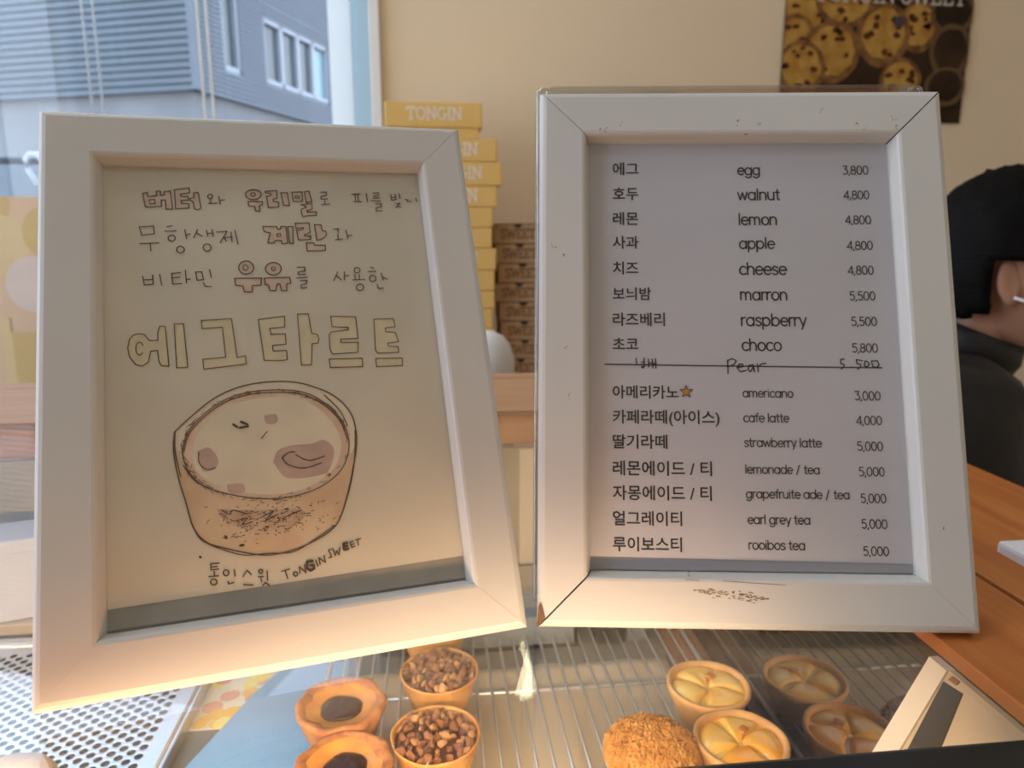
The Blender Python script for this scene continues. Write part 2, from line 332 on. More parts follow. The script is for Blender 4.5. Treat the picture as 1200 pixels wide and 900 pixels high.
STROKES_L = """P 1 41.75,223.37 43.85,224.05 44.07,221.82 47.74,222.2 47.8,224.76 49.65,224.8 49.7,222.55 51.18,222.7 51.23,224.51 53.89,224.88 54.68,215.26 51.77,215.23 51.64,220.02 49.79,219.86 49.86,216.67 42.91,216.21
P 1 55.77,225.56 62.26,226.8 62.44,224.07 58.38,223.35 58.45,222.05 61.56,222.11 61.77,220.17 58.54,219.8 58.61,218.51 61.97,218.23 61.9,215.98 56.01,215.47
P 1 64.33,224.1 66.24,224.46 67.29,216.04 65.9,215.06 64.29,215.36 63.89,219.23 62.32,220.5 62.61,221.15 64.24,221.5
p 0.8 44.56,220.23 47.02,220.4 47.07,218.17 44.77,218.01 44.56,220.23
P 1 95.27,223.7 95.04,222.83 94.47,222.04 93.61,221.41 92.56,220.99 91.41,220.84 90.28,220.96 89.28,221.34 88.5,221.94 88.02,222.71 87.88,223.57 88.11,224.44 88.67,225.23 89.52,225.87 90.57,226.29 91.72,226.45 92.85,226.33 93.86,225.95 94.65,225.34 95.13,224.57
P 1 88.85,219.79 95.57,219.89 95.47,218.11 94.14,217.58 94.19,214.55 92.03,214.68 91.83,217.3 89.16,217.52
P 1 97.21,225.53 102.75,226.15 102.71,221.78 100.69,221.24 100.83,219.96 103.24,219.74 103.07,216.93 98.22,216.62 97.7,222.72 99.95,223.53 99.79,224.55 97.37,224.51
P 1 104.67,224.9 107.79,224.95 108.43,217.76 105.57,218.08
P 1 110.05,225.25 115.02,225.61 114.86,220.16 110.37,220.09
P 1 116.15,225.63 118.45,226.04 119.39,220.22 116.63,219.67
P 1 113.84,218.34 119.31,219.18 119.31,216.08 116.77,215.28 116.79,214.25 121.24,214.55 121.09,212.59 114.29,211.93 113.81,214.74 114.12,216.03 116.43,216.82 116.26,217.6
P 1 95.02,206.28 101.53,206.29 101.88,204.79 103.42,205.04 103.5,206.3 105.92,206.3 106.21,197.28 103.56,196.8 103.25,198.79 100.42,198.7 99.68,197.32 96.89,197.58 98.28,202.79 95.51,203.53
P 1 106.79,206.2 109.23,206.31 108.83,197.02 107.09,197.28
P 1 110.45,208.09 117.17,208.37 117.32,203.03 114.46,201.77 114.63,201.01 117.55,201.26 117.18,199.24 111.39,199.01 110.86,204.29 114.01,204.8 114.3,205.72 110.72,205.41
P 1 119.8,207.36 122.96,207.37 123.39,204.05 124.95,203.79 125.25,201.75 123.28,199.73 120.28,198.72
P 1 115.04,197.34 118.6,197.32 118.96,196.11 124.12,196.08 124.03,193.15 115.17,192.98
p 0.8 92.62,223.81 92.36,223.21 91.75,222.83 91.03,222.81 90.46,223.17 90.27,223.77 90.53,224.37 91.13,224.75 91.86,224.77 92.42,224.4 92.62,223.81
p 0.8 111.48,223.21 113.28,223.34 113.41,221.95 111.74,221.77 111.48,223.21
p 0.8 101.29,202.29 103.05,202.53 103.17,201.03 101.42,200.89 101.29,202.29
P 1 89.64,184.54 89.41,183.47 88.87,182.52 88.08,181.76 87.11,181.29 86.05,181.14 85.01,181.33 84.09,181.84 83.38,182.61 82.95,183.58 82.84,184.65 83.05,185.72 83.58,186.67 84.37,187.43 85.34,187.91 86.41,188.07 87.45,187.88 88.38,187.37 89.09,186.59 89.53,185.62
P 1 80.72,179.07 92.93,179.06 92.44,175.31 88.47,175.15 88.3,171.86 84.71,172.15 84.21,175.07 80.98,175.58
p 0.8 87.1,184.58 86.83,183.77 86.2,183.28 85.46,183.29 84.88,183.81 84.69,184.62 84.96,185.43 85.59,185.92 86.34,185.91 86.92,185.4 87.1,184.58
P 1 102.32,183.69 102.08,182.67 101.5,181.76 100.64,181.05 99.59,180.6 98.45,180.46 97.33,180.65 96.34,181.13 95.57,181.87 95.11,182.8 94.99,183.82 95.23,184.83 95.8,185.74 96.65,186.46 97.7,186.91 98.84,187.06 99.97,186.88 100.97,186.39 101.74,185.65 102.21,184.72
P 1 94.23,178.91 106.01,179.14 106.15,176 104.4,175.8 104.16,172.14 101.74,172.21 101.14,175.88 99.88,175.67 98.98,172.28 96.38,172.35 96.07,175.22 94.38,175.65
p 0.8 99.61,183.74 99.29,183.02 98.58,182.73 97.92,183.04 97.68,183.77 98,184.49 98.71,184.78 99.37,184.46 99.61,183.74
Y 1 38.8,153.06 41.15,152.53 43.19,149.56 46.62,149.51 46.7,153.2 47.58,156.25 49.86,156.03 50.95,136.98 47.9,137.41 46.89,139.15 46.39,144.64 43.6,144.48 42.45,139.41 40.07,137.63 37.5,138.5 34.99,142.23 34.28,146.48 35.12,150.67 36.71,152.55
Y 1 53.65,157.24 57.54,157.08 58.74,136.04 54.1,136.01
Y 1 65.24,158.34 78.35,158.78 79.95,139.43 83.63,140.17 83.7,136.1 65.44,134.72 65.18,139.46 74.97,139.9 74.23,154.62 65.36,154.36
y 0.8 40.25,143.93 39.8,143.26 39.27,142.93 38.71,143 38.2,143.44 37.8,144.2 37.58,145.19 37.54,146.27 37.71,147.31 38.05,148.18 38.53,148.75 39.09,148.96 39.64,148.78 40.12,148.23 40.47,147.38
Y 1 90.24,157.86 102.29,159.04 101.94,153.55 95.15,153.16 95.58,150.15 102.03,150.13 102,144.9 95.86,144.53 96,141.84 102.1,141.72 102.12,137.28 99.96,136.93 91.81,137.39
Y 1 108.28,159.92 113.33,159.88 114.18,149.78 116.67,149.33 117.31,146.88 116.64,144.65 113.98,144.51 113.03,134.16 108.37,134.1
Y 1 123.75,158.23 135.73,157.49 135.91,146.21 127.6,146.19 127.46,144.53 135.85,144.12 135.27,139.07 123.16,138.83 122.1,141.49 122.35,148.72 123.42,150.06 131.56,150.89 131.67,152.15 123.96,152.82
Y 1 121.38,136.4 137.08,136 136.82,131.74 121.48,132.11
Y 1 144.52,155.87 154.27,155.85 154.64,151.53 149.74,151.02 149.69,149.1 154.53,148.46 155.59,143.64 149.95,143 150.46,141.42 155.12,141.05 155.01,138.02 144.82,138.07 143.85,139.66
Y 1 143.58,135.5 156.51,135.05 156.3,131.14 143.5,131.21
h 1 72.71,222.29 72.47,221.52 71.9,221.03 71.23,221.02 70.7,221.49 70.52,222.25 70.76,223.03 71.33,223.51 72,223.52 72.53,223.06 72.71,222.29
h 1 71.55,220.77 71.75,218.88
h 1 70.64,218.48 74.48,218.72
h 1 75.46,222.34 76.11,218.09
h 1 75.93,220.25 78.15,220.54
h 1 40.13,205.91 46.17,206.36 46.39,202.3 41.07,201.69 40.13,205.91
h 1 40.22,197.37 48.19,197.64
h 1 44.57,197.35 44.75,193.66
h 1 52.05,206.06 54.17,206.57
h 1 50.94,203.68 55.93,203.87
h 1 55.4,200.1 55.16,199.32 54.57,198.75 53.78,198.55 53,198.76 52.45,199.33 52.26,200.11 52.49,200.89 53.08,201.46 53.87,201.67 54.65,201.46 55.21,200.88 55.4,200.1
h 1 59.65,204.5 60.29,199.77
h 1 59.98,201.66 61.97,202.29
h 1 59.16,194.15 58.9,193.28 58.27,192.65 57.42,192.43 56.59,192.67 56,193.31 55.8,194.18 56.05,195.05 56.68,195.68 57.53,195.91 58.36,195.67 58.96,195.03 59.16,194.15
h 1 65.25,204.5 63.5,200.39
h 1 64.65,202.92 67.26,201.02
h 1 69.27,204.19 69.68,201.01
h 1 71.71,204.51 72.11,201.01
h 1 69.47,202.47 71.91,202.72
h 1 70.95,195.13 70.68,194.18 70,193.5 69.11,193.25 68.23,193.51 67.62,194.21 67.41,195.15 67.69,196.09 68.36,196.78 69.26,197.03 70.13,196.77 70.75,196.07 70.95,195.13
h 1 73.83,203.23 78.49,203.68 75.23,197.82
h 1 76.73,201 77.97,198.32
h 1 77.24,200.36 80.54,200.67
h 1 80.11,203.23 80.53,198.11
h 1 82.09,204.2 83.1,196.82
h 1 123.89,225.51 126.89,225.67 126.97,223.73 124.17,223.16 124.05,221.59 127.27,221.8
h 1 125.82,220.84 125.68,219.01
h 1 124.05,218.62 128.19,218.89
h 1 128.8,204.85 131.05,205.11 131.09,202.86
h 1 130.81,202.11 130.8,199.37
h 1 129.21,198.88 133.05,199.51
h 1 135.02,204.36 135.52,199.6
h 1 135.42,201.1 137.7,201.5
h 1 139.71,224.62 144.12,225.01
h 1 141.31,224.54 141.41,220.42
h 1 142.79,224.57 142.8,220.54
h 1 140.25,220.3 144.4,220.46
h 1 147.15,225.27 147.39,220.4
h 1 150.66,225.49 153.49,225.8 153.58,224.23 150.73,223.77 150.75,222.52 153.76,222.78
h 1 149.09,221.15 154.19,220.91
h 1 151.37,219.26 154.5,219.3 154.21,217.74 151.48,216.93 151.46,215.28 154.33,215.15
h 1 159.91,224.97 160.03,221.46
h 1 162.14,224.91 162.32,222.02
h 1 160.05,223.03 162.22,223.44
h 1 160.03,221.46 162.55,222.02
h 1 164.24,225.47 164.53,222.74
h 1 162.07,219.66 164.21,219.69 161.83,217.31
h 1 162.89,218.36 164.22,217.49
h 1 167.09,222.09 168.74,221.85 168.38,220.8
h 1 169.36,220.91 170.31,220.82
h 1 172.95,222.97 173.2,220.86
h 1 41.02,180.93 41.59,176.53 45.39,176.92
h 1 45.24,181.44 45.39,176.92
h 1 41.39,179.12 45.2,179.33
h 1 48.16,181.69 48.94,176.24
h 1 53.21,182.08 57.11,182.43
h 1 53.31,182.08 53.57,176.73 57.46,176.94
h 1 53.41,179.89 56.78,180.12
h 1 59.24,183.62 59.54,177.07
h 1 59.34,178.91 61.18,179.11
h 1 63.66,182.62 66.31,182.69 66.95,178.74 64.14,178.44 63.66,182.62
h 1 69.8,183.75 70.44,179.71
h 1 66.89,177.15 67.61,175.29 70.25,175.11
h 1 109.87,184.36 113.41,184.3 113.27,182.32 110.19,181.74 110.1,180.39 113.5,180.49
h 1 109.13,178.6 114.45,178.96
h 1 110.79,177.22 113.97,177.15 113.5,175.59 110.98,174.86 110.87,173.3 113.57,173.62
h 1 129.04,181.63 126.84,176.87
h 1 128.15,179.64 130.5,177.19
h 1 132.32,181.57 131.95,177.16
h 1 132.12,179.16 134.35,179.52
h 1 140.13,182.24 139.77,181.39 138.98,180.88 138.07,180.89 137.38,181.44 137.17,182.3 137.53,183.15 138.31,183.67 139.23,183.65 139.92,183.11 140.13,182.24
h 1 137.33,179.86 137.26,177.44
h 1 139.54,179.82 139.32,177.4
h 1 135.98,177.07 141.89,177.1
h 1 141.14,172.93 140.69,171.9 139.71,171.28 138.58,171.31 137.72,171.98 137.46,173.02 137.9,174.05 138.88,174.66 140.02,174.64 140.88,173.97 141.14,172.93
h 1 145.49,183.79 146.94,183.19
h 1 144.14,181.36 147.91,181.54
h 1 147.69,177.63 147.27,176.59 146.39,175.96 145.38,175.98 144.62,176.64 144.4,177.7 144.81,178.74 145.69,179.37 146.71,179.35 147.47,178.68 147.69,177.63
h 1 150.67,180.42 151.21,176.74
h 1 150.99,178.37 153.36,177.1
h 1 147.98,174.37 148.5,172.1 150.77,172.28
h 1.1 64.69,47.56 68.27,47.38
h 1.1 64.8,47.23 64.89,45.02 67.86,44.92
h 1.1 64.81,46.16 67.31,46.07
h 1.1 66.04,44.23 66.08,42.35
h 1.1 63.89,42.35 67.74,42.12
h 1.1 67.04,39.6 66.76,38.9 66.09,38.55 65.29,38.67 64.66,39.21 64.44,39.97 64.72,40.66 65.39,41.02 66.19,40.9 66.82,40.36 67.04,39.6
h 1.1 71.91,42.78 71.66,42.08 71.07,41.71 70.37,41.81 69.82,42.34 69.64,43.1 69.89,43.81 70.48,44.18 71.18,44.08 71.72,43.55 71.91,42.78
h 1.1 74.12,43.73 74.3,41.06
h 1.1 71.32,39.23 71.63,38.12 73.69,38.45
h 1.1 79.24,42.7 77.6,40.41
h 1.1 79.24,42.7 80.85,40.77
h 1.1 77.6,36.94 81.34,36.28
h 1.1 85.68,41.48 85.4,40.94 84.78,40.78 84.19,41.11 83.97,41.72 84.25,42.27 84.87,42.43 85.46,42.1 85.68,41.48
h 1.1 83.65,39.36 85.8,39.24
h 1.1 84.69,39.21 84.94,37.14
h 1.1 87.46,41.24 87.42,37.42
h 1.1 86.57,36.59 85.28,35.52
h 1.1 86.39,36.62 88.15,35.1
h 1.1 93.33,40.41 96.82,40.89
h 1.1 94.9,40.51 95.74,37
h 1.1 100.12,38.3 99.8,37.66 99.11,37.48 98.47,37.85 98.24,38.57 98.56,39.2 99.24,39.39 99.89,39.02 100.12,38.3
h 1.1 101.08,38.36 100.96,41.28 103.62,38.33 103.24,41.94
h 1.1 108.15,43.23 108.91,40.51
h 1.1 109.92,41.02 109.5,44.03 112.24,41.69 111.82,44.7
h 1.1 115.28,47.08 113.94,46.73 114.78,44.96 115,43.61 113.88,43.44
h 1.1 115.94,47.13 116.67,44.05 117.48,45.93 118.33,44.16 119.05,47.38
h 1.1 123.71,49.11 124.17,46.71
h 1.1 123.71,49.11 125.08,49.41
h 1.1 123.95,47.94 125.31,48.23
h 1.1 124.17,46.71 125.54,47.06
h 1.1 127.24,47.31 127.14,50.01
h 1.1 126.31,49.78 128.49,50.04
d 2.2 106.72,43.09 104.41,43.08 104.2,40.19 105.59,39.02 107.24,39.64 107.03,41.23 105.75,41.27
d 2.2 120.7,48.83 120.8,46.15 122.67,46.24
d 2.2 120.7,48.83 122.37,48.95
d 2.2 120.8,47.68 122.39,47.61
1 1 52.28,106.41 59.29,112.84 68.1,119.9 78.13,124.63 89.39,126.7 101.92,126.38 112.18,123.56 122.37,117.81 128.86,109.77 130.77,101.5 130.37,92.88 125.53,84.81 114.33,75.21 92.83,71.54 70.55,76.77 56.87,87.64 51.72,97.82
2 1 52.13,101.23 53.23,86.32 55.94,74.83 58.62,63.47 63.48,56.84 69.54,53.87 78.77,50.46 88.18,48.1 99.03,48.88 108.04,51.65 116.82,56.26 121.34,62.67 125.09,72.86 127.89,82.15 130.48,94.1 125.63,86.01 121.66,80.38 114.33,75.21 105.08,72.48 92.83,71.54 81.01,73.44 70.55,76.77 62.34,80.84 56.87,87.64 54.53,95.27
3 1 55.12,97.5 57.46,105.38 63.52,112.5 72.4,118.98 83.56,122.43 97.1,122.71 108.48,120.68 117.42,115.03 124.4,106.38 127.15,96.86 125.84,88.42 121.76,81.57 114.42,76.38 105.13,73.29 92.87,72.34 81.06,74.24 70.58,77.68 62.38,81.96 56.93,89.33
1 1 59.26,96.54 61.09,103.9 66.64,110.24 74.43,115.82 84.49,118.94 96.88,119.27 107.08,117.29 114.85,112.11 120.71,104.57 123.59,96.56 122.4,89.35 118.98,83.06 112.29,78.39 104.14,75.15 93,74.4 81.16,76.28 71.74,79.82 64.55,84 60.05,89.59
4 1 92.8,89.23 95.33,94.32 102.19,96.07 110.17,95.95 116.04,97.24 120.05,92 117.26,83.23 113.65,81.21 103.39,80.5 96.81,82.36
4 1 61.36,96.92 66.16,98.21 69.65,92.66 68.42,88.74 63.13,88.13
4 1 72.84,80.84 79.24,80.73 79.89,76.65 73.73,77.1
4 1 90.18,110.97 95.25,111.18 95.59,107.51 91.07,107.03
5 1 68.18,70.63 82.89,68.35 93.68,67.65 104.61,65.8 102.01,60.37 90.87,57.22 78.25,61.04 71.09,65.26
l 1.1 52.28,106.41 59.29,112.84 68.1,119.9 78.13,124.63 89.39,126.7 101.92,126.38 112.18,123.56 122.37,117.81 128.86,109.77 130.77,101.5 130.37,92.88 127.89,82.15 125.09,72.86 121.34,62.67 116.82,56.26 108.04,51.65 99.03,48.88 88.18,48.1 78.77,50.46 69.54,53.87 63.48,56.84 58.62,63.47 55.94,74.83 53.23,86.32 51.72,97.82 52.28,106.41
l 0.9 58.16,64.84 61.49,58.19 69.51,53.11 78.71,49.37 88.22,48.87 98.97,48.1 108.66,52.48 117.47,57.33
l 0.9 130.43,100.28 129.01,86.89 125.77,73.98 121.06,62.12
l 0.9 52.61,106.96 52.34,97.77 54.25,86.21
b 0.9 55.12,97.5 57.46,105.38 63.52,112.5 72.4,118.98 83.56,122.43 97.1,122.71 108.48,120.68 117.42,115.03 124.4,106.38 127.15,96.86 125.84,88.42 121.76,81.57 114.42,76.38 105.13,73.29 92.87,72.34 81.06,74.24 70.58,77.68 62.38,81.96 56.93,89.33 55.12,97.5
b 0.9 55.72,97.21 58.02,104.85 64,111.74 72.73,118 83.73,121.31 97.05,121.57 108.25,119.57 117.05,114.08 123.93,105.69 126.65,96.46
l 0.9 96.78,90.62 99.71,92.71 102.54,92.8
l 0.9 96.78,90.62 99.35,87.17 105.96,84.97 114.06,86.54
l 0.9 103,91.21 108.47,88.29 115.43,89.42
l 0.9 55.44,91.19 59.36,84.55 64.41,80.61
l 0.9 117.71,118.77 124.17,110.76 127.09,103.05
l 0.8 61.87,96.29 61.91,91.69 64.72,88.54 68.42,88.74
l 0.8 88.48,100.54 91.2,103.41
l 0.8 70.24,69.83 73.3,67.79 74.95,69.28 80.67,66.91
l 0.8 76.31,64.63 80.59,65.23 78.33,62.7 82.62,63.3
l 0.8 85.91,64.59 91.44,66.77 87.98,63.21 93.54,65.39
l 0.8 97.86,64.3 103.5,65.93
d 2 76.78,107.86 78.35,106.54
d 2 80.11,108.78 82.78,107.36
d 2 79.42,106.09 82.95,106.51
d 2 77.04,53.65 78.3,53.71
d 2 71.28,58.03 71.58,57.66
d 2 60.71,51.02 60.91,50.78"""
STROKES_R = """h 1.3 47.71,126.38 47.95,123.21
h 1.3 47.95,123.21 51.69,123.44
h 1.3 50.32,124.63 51.57,124.64
h 1.3 51.6,126.55 51.68,122.74
h 1.3 50.28,122.03 51.11,121.61 51.67,122.32 50.43,122.31
h 1.3 53.66,126.06 53.88,122.19
h 1.3 55.53,126.07 55.81,121.64
h 1.3 53.77,124.16 55.71,124.17
h 1.3 57.13,126.29 57.32,121.5
h 1.3 55.84,123.75 57.22,123.76
h 1.3 92.08,125.78 92.09,119.25
h 1.3 92.21,125.57 94.16,126.49 96.19,125.59 95.45,123.83 92.32,122.55
h 1.3 96.43,122.08 99.53,122.59 99.23,123.85 97.51,123.7 96.76,121.73 98.07,119.99 100.84,120.7
h 1.3 104.36,123.53 102.29,123.16 101.74,121.06 102.87,120.01 104.09,121.77 104.36,123.53 104.92,120.03
h 1.3 106.43,123.89 106.77,120.04
h 1.3 106.72,122.49 108.49,124.04 110.55,124.26
h 1.3 148.24,126.58 146.43,126.4 146.4,124.3 147.93,123.89 148.04,122.8 146.47,121.66
h 1.3 151.22,122.74 151.41,122.57
h 1.3 156.89,125.79 154.06,126.32 154.16,124.35 155.77,124.02 155.91,122.77 154.21,121.58
h 1.3 158.11,125.71 157.69,123.19 158.97,122.78 160.06,124.04 159.31,125.3 158.11,125.71
h 1.3 161.17,125.64 164.03,125.83 164.73,123.86 163.43,122.47 161.63,123.01 161.17,125.64"""

# ================================================================ THE SETTING
def struct(name, b, m, bev=0): return tag(boxobj(name, b, m, bev=bev), kind='structure')
struct('floor', (RX0 - .2, RX1 + .2, RY0 - .2, RY1 + .2, -.1, 0), M['floor'])
struct('ceiling', (RX0 - .2, RX1 + .2, RY0 - .2, RY1 + .2, RZ, RZ + .1), M['ceiling'])
SILL = 1.03; WH = 3.38
# back wall with its window opening (x -2.15..-0.155)
bm = bmesh.new()
box(bm, -.155, RX1 + .2, RY1, RY1 + .15, 0, RZ); box(bm, RX0 - .2, -.155, RY1, RY1 + .15, 0, SILL); box(bm, RX0 - .2, -.155, RY1, RY1 + .15, WH, RZ)
box(bm, RX0 - .2, RX0 + .05, RY1, RY1 + .15, SILL, WH)
tag(obj('wall_back', bm, M['wall']), kind='structure')
bm = bmesh.new()
box(bm, RX0 - .15, RX0, RY0, RY1, 0, SILL); box(bm, RX0 - .15, RX0, RY0, RY1, WH, RZ); box(bm, RX0 - .15, RX0, RY0, -.9, SILL, WH); box(bm, RX0 - .15, RX0, 1.9, RY1, SILL, WH)
tag(obj('wall_left', bm, M['wall']), kind='structure')
struct('wall_right', (RX1, RX1 + .15, RY0, RY1, 0, RZ), M['wall'])
struct('wall_front', (RX0 - .15, RX1 + .15, RY0 - .15, RY0, 0, RZ), M['wall'])
# window in the back wall: white frame, reveal, glass
wr = tag(empty('window_1', (-1.15, RY1 + .05, SILL)), kind='structure')
def wpart(name, b, m, bev=.003):
    o = boxobj(name, (b[0] + 1.15, b[1] + 1.15, b[2] - RY1 - .05, b[3] - RY1 - .05, b[4] - SILL, b[5] - SILL), m, wr, bev); return o
wpart('sheer_curtain', (-.262, -.203, RY1 + .000, RY1 + .0015, SILL, WH), M['sheer'], .001)
wpart('window_stile', (RX0 + .05, RX0 + .11, RY1 - .005, RY1 + .06, SILL, WH), M['white'])
wpart('window_rail', (RX0 + .11, -.262, RY1 - .005, RY1 + .06, SILL, SILL + .05), M['white'])
wpart('window_rail', (RX0 + .11, -.262, RY1 - .005, RY1 + .06, WH - .05, WH), M['white'])
wpart('sheer_lining', (-.203, -.155, RY1 + .03, RY1 + .0315, SILL, WH), M['sheer_blue'], .0005)
wpart('window_pane', (RX0 + .11, -.262, RY1 + .025, RY1 + .031, SILL + .05, WH - .05), M['window_glass'], 0)
struct('trim_1', (-.155, -.128, RY1 - .02, RY1, SILL - .03, WH + .03), M['white'], .003)
struct('trim_2', (RX0, -.262, RY1 - .14, RY1, SILL - .03, SILL), M['white'], .004)
wl = tag(empty('window_2', (RX0 - .05, .9, SILL)), kind='structure')
boxobj('window_pane', (-.003, .003, -1.8, 1.0, 0, WH - SILL), M['window_glass'], wl)
for y in (-1.8, -.9, .05, .96): boxobj('window_stile', (-.03, .03, y, y + .04, 0, WH - SILL), M['white'], wl)
# ================================================================ OUTSIDE THE WINDOW
# corner building: local x runs along the right-hand street face, local -y side is the face
struct('ground', (-14, 14, RY1 + .2, 22, -.2, -.1), M['asphalt'])
BC = Vector((-2.03, 7.0, 0)); dR = Vector((.3474, .9377, 0)); dL = Vector((-.9377, .3474, 0))
Bm = Matrix(((dR.x, dL.x, 0, BC.x), (dR.y, dL.y, 0, BC.y), (0, 0, 1, 0), (0, 0, 0, 1)))
bl = empty('corner_building', mat=Bm)
tag(bl, 'blue-grey metal-clad corner building seen through the window above a pale wall', 'building')
SB = CZ + 1.22                   # underside of the cladding
TOP = CZ + 4.6
def bpart(name, b, m, bev=0, parent=None): return boxobj(name, b, m, parent or bl, bev)
bpart('lower_wall', (.06, 9, .06, 9, -.1, SB), M['render_wall'])
# lower darker band on the left face
bpart('plinth', (.02, 9, .02, 9, -.1, CZ + .70), M['siding'])
# cladding on the two street faces, openings left free; z measured from the underside of the cladding
wins = [(.43, .69, .25, 1.0), (1.115, 2.43, .26, .89)]
bpart('upper_wall', (.10, 9, .10, 9, SB, TOP), M['siding_r'])
def laps(bm, face, a, b, z0, z1, pitch, depth):
    n = int(round((z1 - z0) / pitch))
    for i in range(n):
        za = z0 + (z1 - z0) * i / n; zb = z0 + (z1 - z0) * (i + 1) / n
        q = [(-depth, za), (-depth, za + (zb - za) * .62), (-.002, zb - (zb - za) * .18), (0, zb), (.1, zb), (.1, za)]
        ends = []
        for t in (a, b):
            ends.append([bm.verts.new((h, t, z) if face == 'L' else (t, h, z)) for h, z in q])
        for k in range(6): bm.faces.new((ends[0][k], ends[0][(k + 1) % 6], ends[1][(k + 1) % 6], ends[1][k]))
        bm.faces.new(ends[0]); bm.faces.new(ends[1])
    bmesh.ops.recalc_face_normals(bm, faces=bm.faces)
bm = bmesh.new(); laps(bm, 'L', 0, 9, SB, TOP, .0625, .022)
tag(obj('siding_strips', bm, M['siding'], bl), kind='stuff')
bm = bmesh.new(); HT = TOP - SB
for a, b, z0, z1 in ((0, .43, 0, 1.05), (.69, 1.115, .25, 1.0), (2.43, 9, .25, 1.0), (.43, 9, 0, .25), (.43, 9, 1.0, 1.05), (1.115, 2.43, .89, 1.0), (0, 9, 1.05, HT)):
    laps(bm, 'R', a, b, SB + z0, SB + z1, .042, .012)
tag(obj('siding_ribs', bm, M['siding_r'], bl), kind='stuff')
bpart('corner_trim', (-.03, .02, -.03, .02, SB, TOP), M['siding_r'])
for z0, z1, xs in ((.25, 1.0, (.43, .69)), (.26, .89, (1.115, 1.45, 1.78, 2.10, 2.43))):
    x0, x1 = xs[0], xs[-1]
    f = boxobj('building_window', (x0, x1, .07, .09, SB + z0, SB + z1), M['win_white'], bl)
    for a, b in ((z0, z0 + .05), (z1 - .05, z1)): boxobj('window_bar', (x0, x1, .0, .07, SB + a, SB + b), M['win_white'], f)
    for x in xs: boxobj('window_bar', (max(x0, x - .028), min(x1, x + .028), .0, .07, SB + z0, SB + z1), M['win_white'], f)
    for k in range(len(xs) - 1):
        boxobj('pane', (xs[k] + .028, xs[k + 1] - .028, .045, .055, SB + z0 + .05, SB + z1 - .05), M['win_glass_teal'] if (len(xs) > 2 and k == 3) else M['win_glass_out'], f)
bpart('curtain', (.60, .66, .05, .052, SB + .3, SB + .95), M['curtain'])
rail = empty('street_railing', (-1.9, 2.6, CZ + .2))
tag(rail, 'dark blue-grey pipe rail outside the window at the far left', 'railing')
bm = bmesh.new(); tube(bm, [(-1.2, 0, .026), (.72, 0, .026)], .012, 10); obj('pipe', bm, M['pipe'], rail, True)
for x in (-1.1, .1, .70):
    bm = bmesh.new(); tube(bm, [(x, 0, .015), (x, 0, -CZ - .28)], .011, 10); obj('post', bm, M['pipe'], rail, True)
bm = bmesh.new(); tube(bm, [(.0, 0, -.045), (-.022, 0, .0), (-.026, 0, .030), (-.012, 0, .048), (.012, 0, .046), (.02, 0, .03)], .009, 8)
hk = obj('rail_hook', bm, M['hook'], None, True); hk.location = (-1.268, 2.578, CZ + .197)
tag(hk, 'pale blue plastic hook hung over the pipe rail, beside the left frame', 'hook')

# blind hardware and cords in the window
hr = empty('window_blind', (-1.2, RY1 - .055, WH)); tag(hr, 'raised white window blind with long thin cords before the glass and modelled copies of their reflection', 'blind')
boxobj('headrail', (-.9, .9, -.025, .025, -.045, 0), M['white'], hr, .004)
for x, m, r in ((-.578, 'cord', .0030), (-.556, 'cord', .0030), (-.852, 'cord_reflection', .0026), (-.826, 'cord_reflection', .0026)):  # the pale pair is the cords' reflection in the pane, modelled as cords
    bm = bmesh.new(); tube(bm, [(0, 0, 0), (.003, 0, -1.1), (0, 0, -2.1)], r, 6)
    c = obj('cord', bm, M[m], hr, True); c.location = (x + 1.2, 0, -.04)

# poster of balloons standing on the sill (flat print)
def cols(name, c): return mat(name, c, .6, var=.06, vscale=12)
PB = [cols('peach_print', (.74, .52, .34)), cols('gold_balloon_print', (.70, .50, .24)), cols('light_gold_print', (.74, .56, .30)), cols('pink_balloon_print', (.74, .60, .52)), cols('deep_gold_print', (.66, .47, .20))]
bp = empty('balloon_poster', (-1.5, RY1 - .10, SILL)); bp.rotation_euler = (R_(-1.2), 0, 0)
tag(bp, 'peach poster printed with gold and pink balloons, on the window sill', 'poster')
Hb = CZ + .088 - SILL
boxobj('board', (-.62, .62, 0, .004, 0, Hb), PB[0], bp)
bm = bmesh.new()
for k, (x, z, r, mi) in enumerate(((.36, Hb - .01, .08, 4), (.405, Hb - .12, .07, 2), (.47, Hb - .22, .065, 3), (.30, Hb - .10, .06, 1), (.2, Hb - .2, .07, 4), (.05, Hb - .08, .07, 3), (-.2, Hb - .12, .08, 1), (-.4, Hb - .2, .07, 2), (.52, Hb - .09, .06, 4), (.15, Hb - .36, .06, 2))):
    vs = [(x + r * math.cos(a * math.pi / 14), min(z + r * 1.1 * math.sin(a * math.pi / 14), Hb - .001)) for a in range(28)]
    f = bm.faces.new([bm.verts.new((p[0], -.0003 - k * .0001, p[1])) for p in vs]); f.material_index = mi
obj('printed_balloons', bm, PB, bp)
for x0, x1, z0, z1, mi in ((.405, .62, .0, .20, 4), (.38, .405, .0, .24, 2)):
    bm = bmesh.new()
    f = bm.faces.new([bm.verts.new(p) for p in ((x0, -.0018, z0), (x1, -.0018, z0), (x1, -.0018, z1), (x0, -.0018, z1))]); f.material_index = mi
    obj('printed_panel', bm, PB, bp)

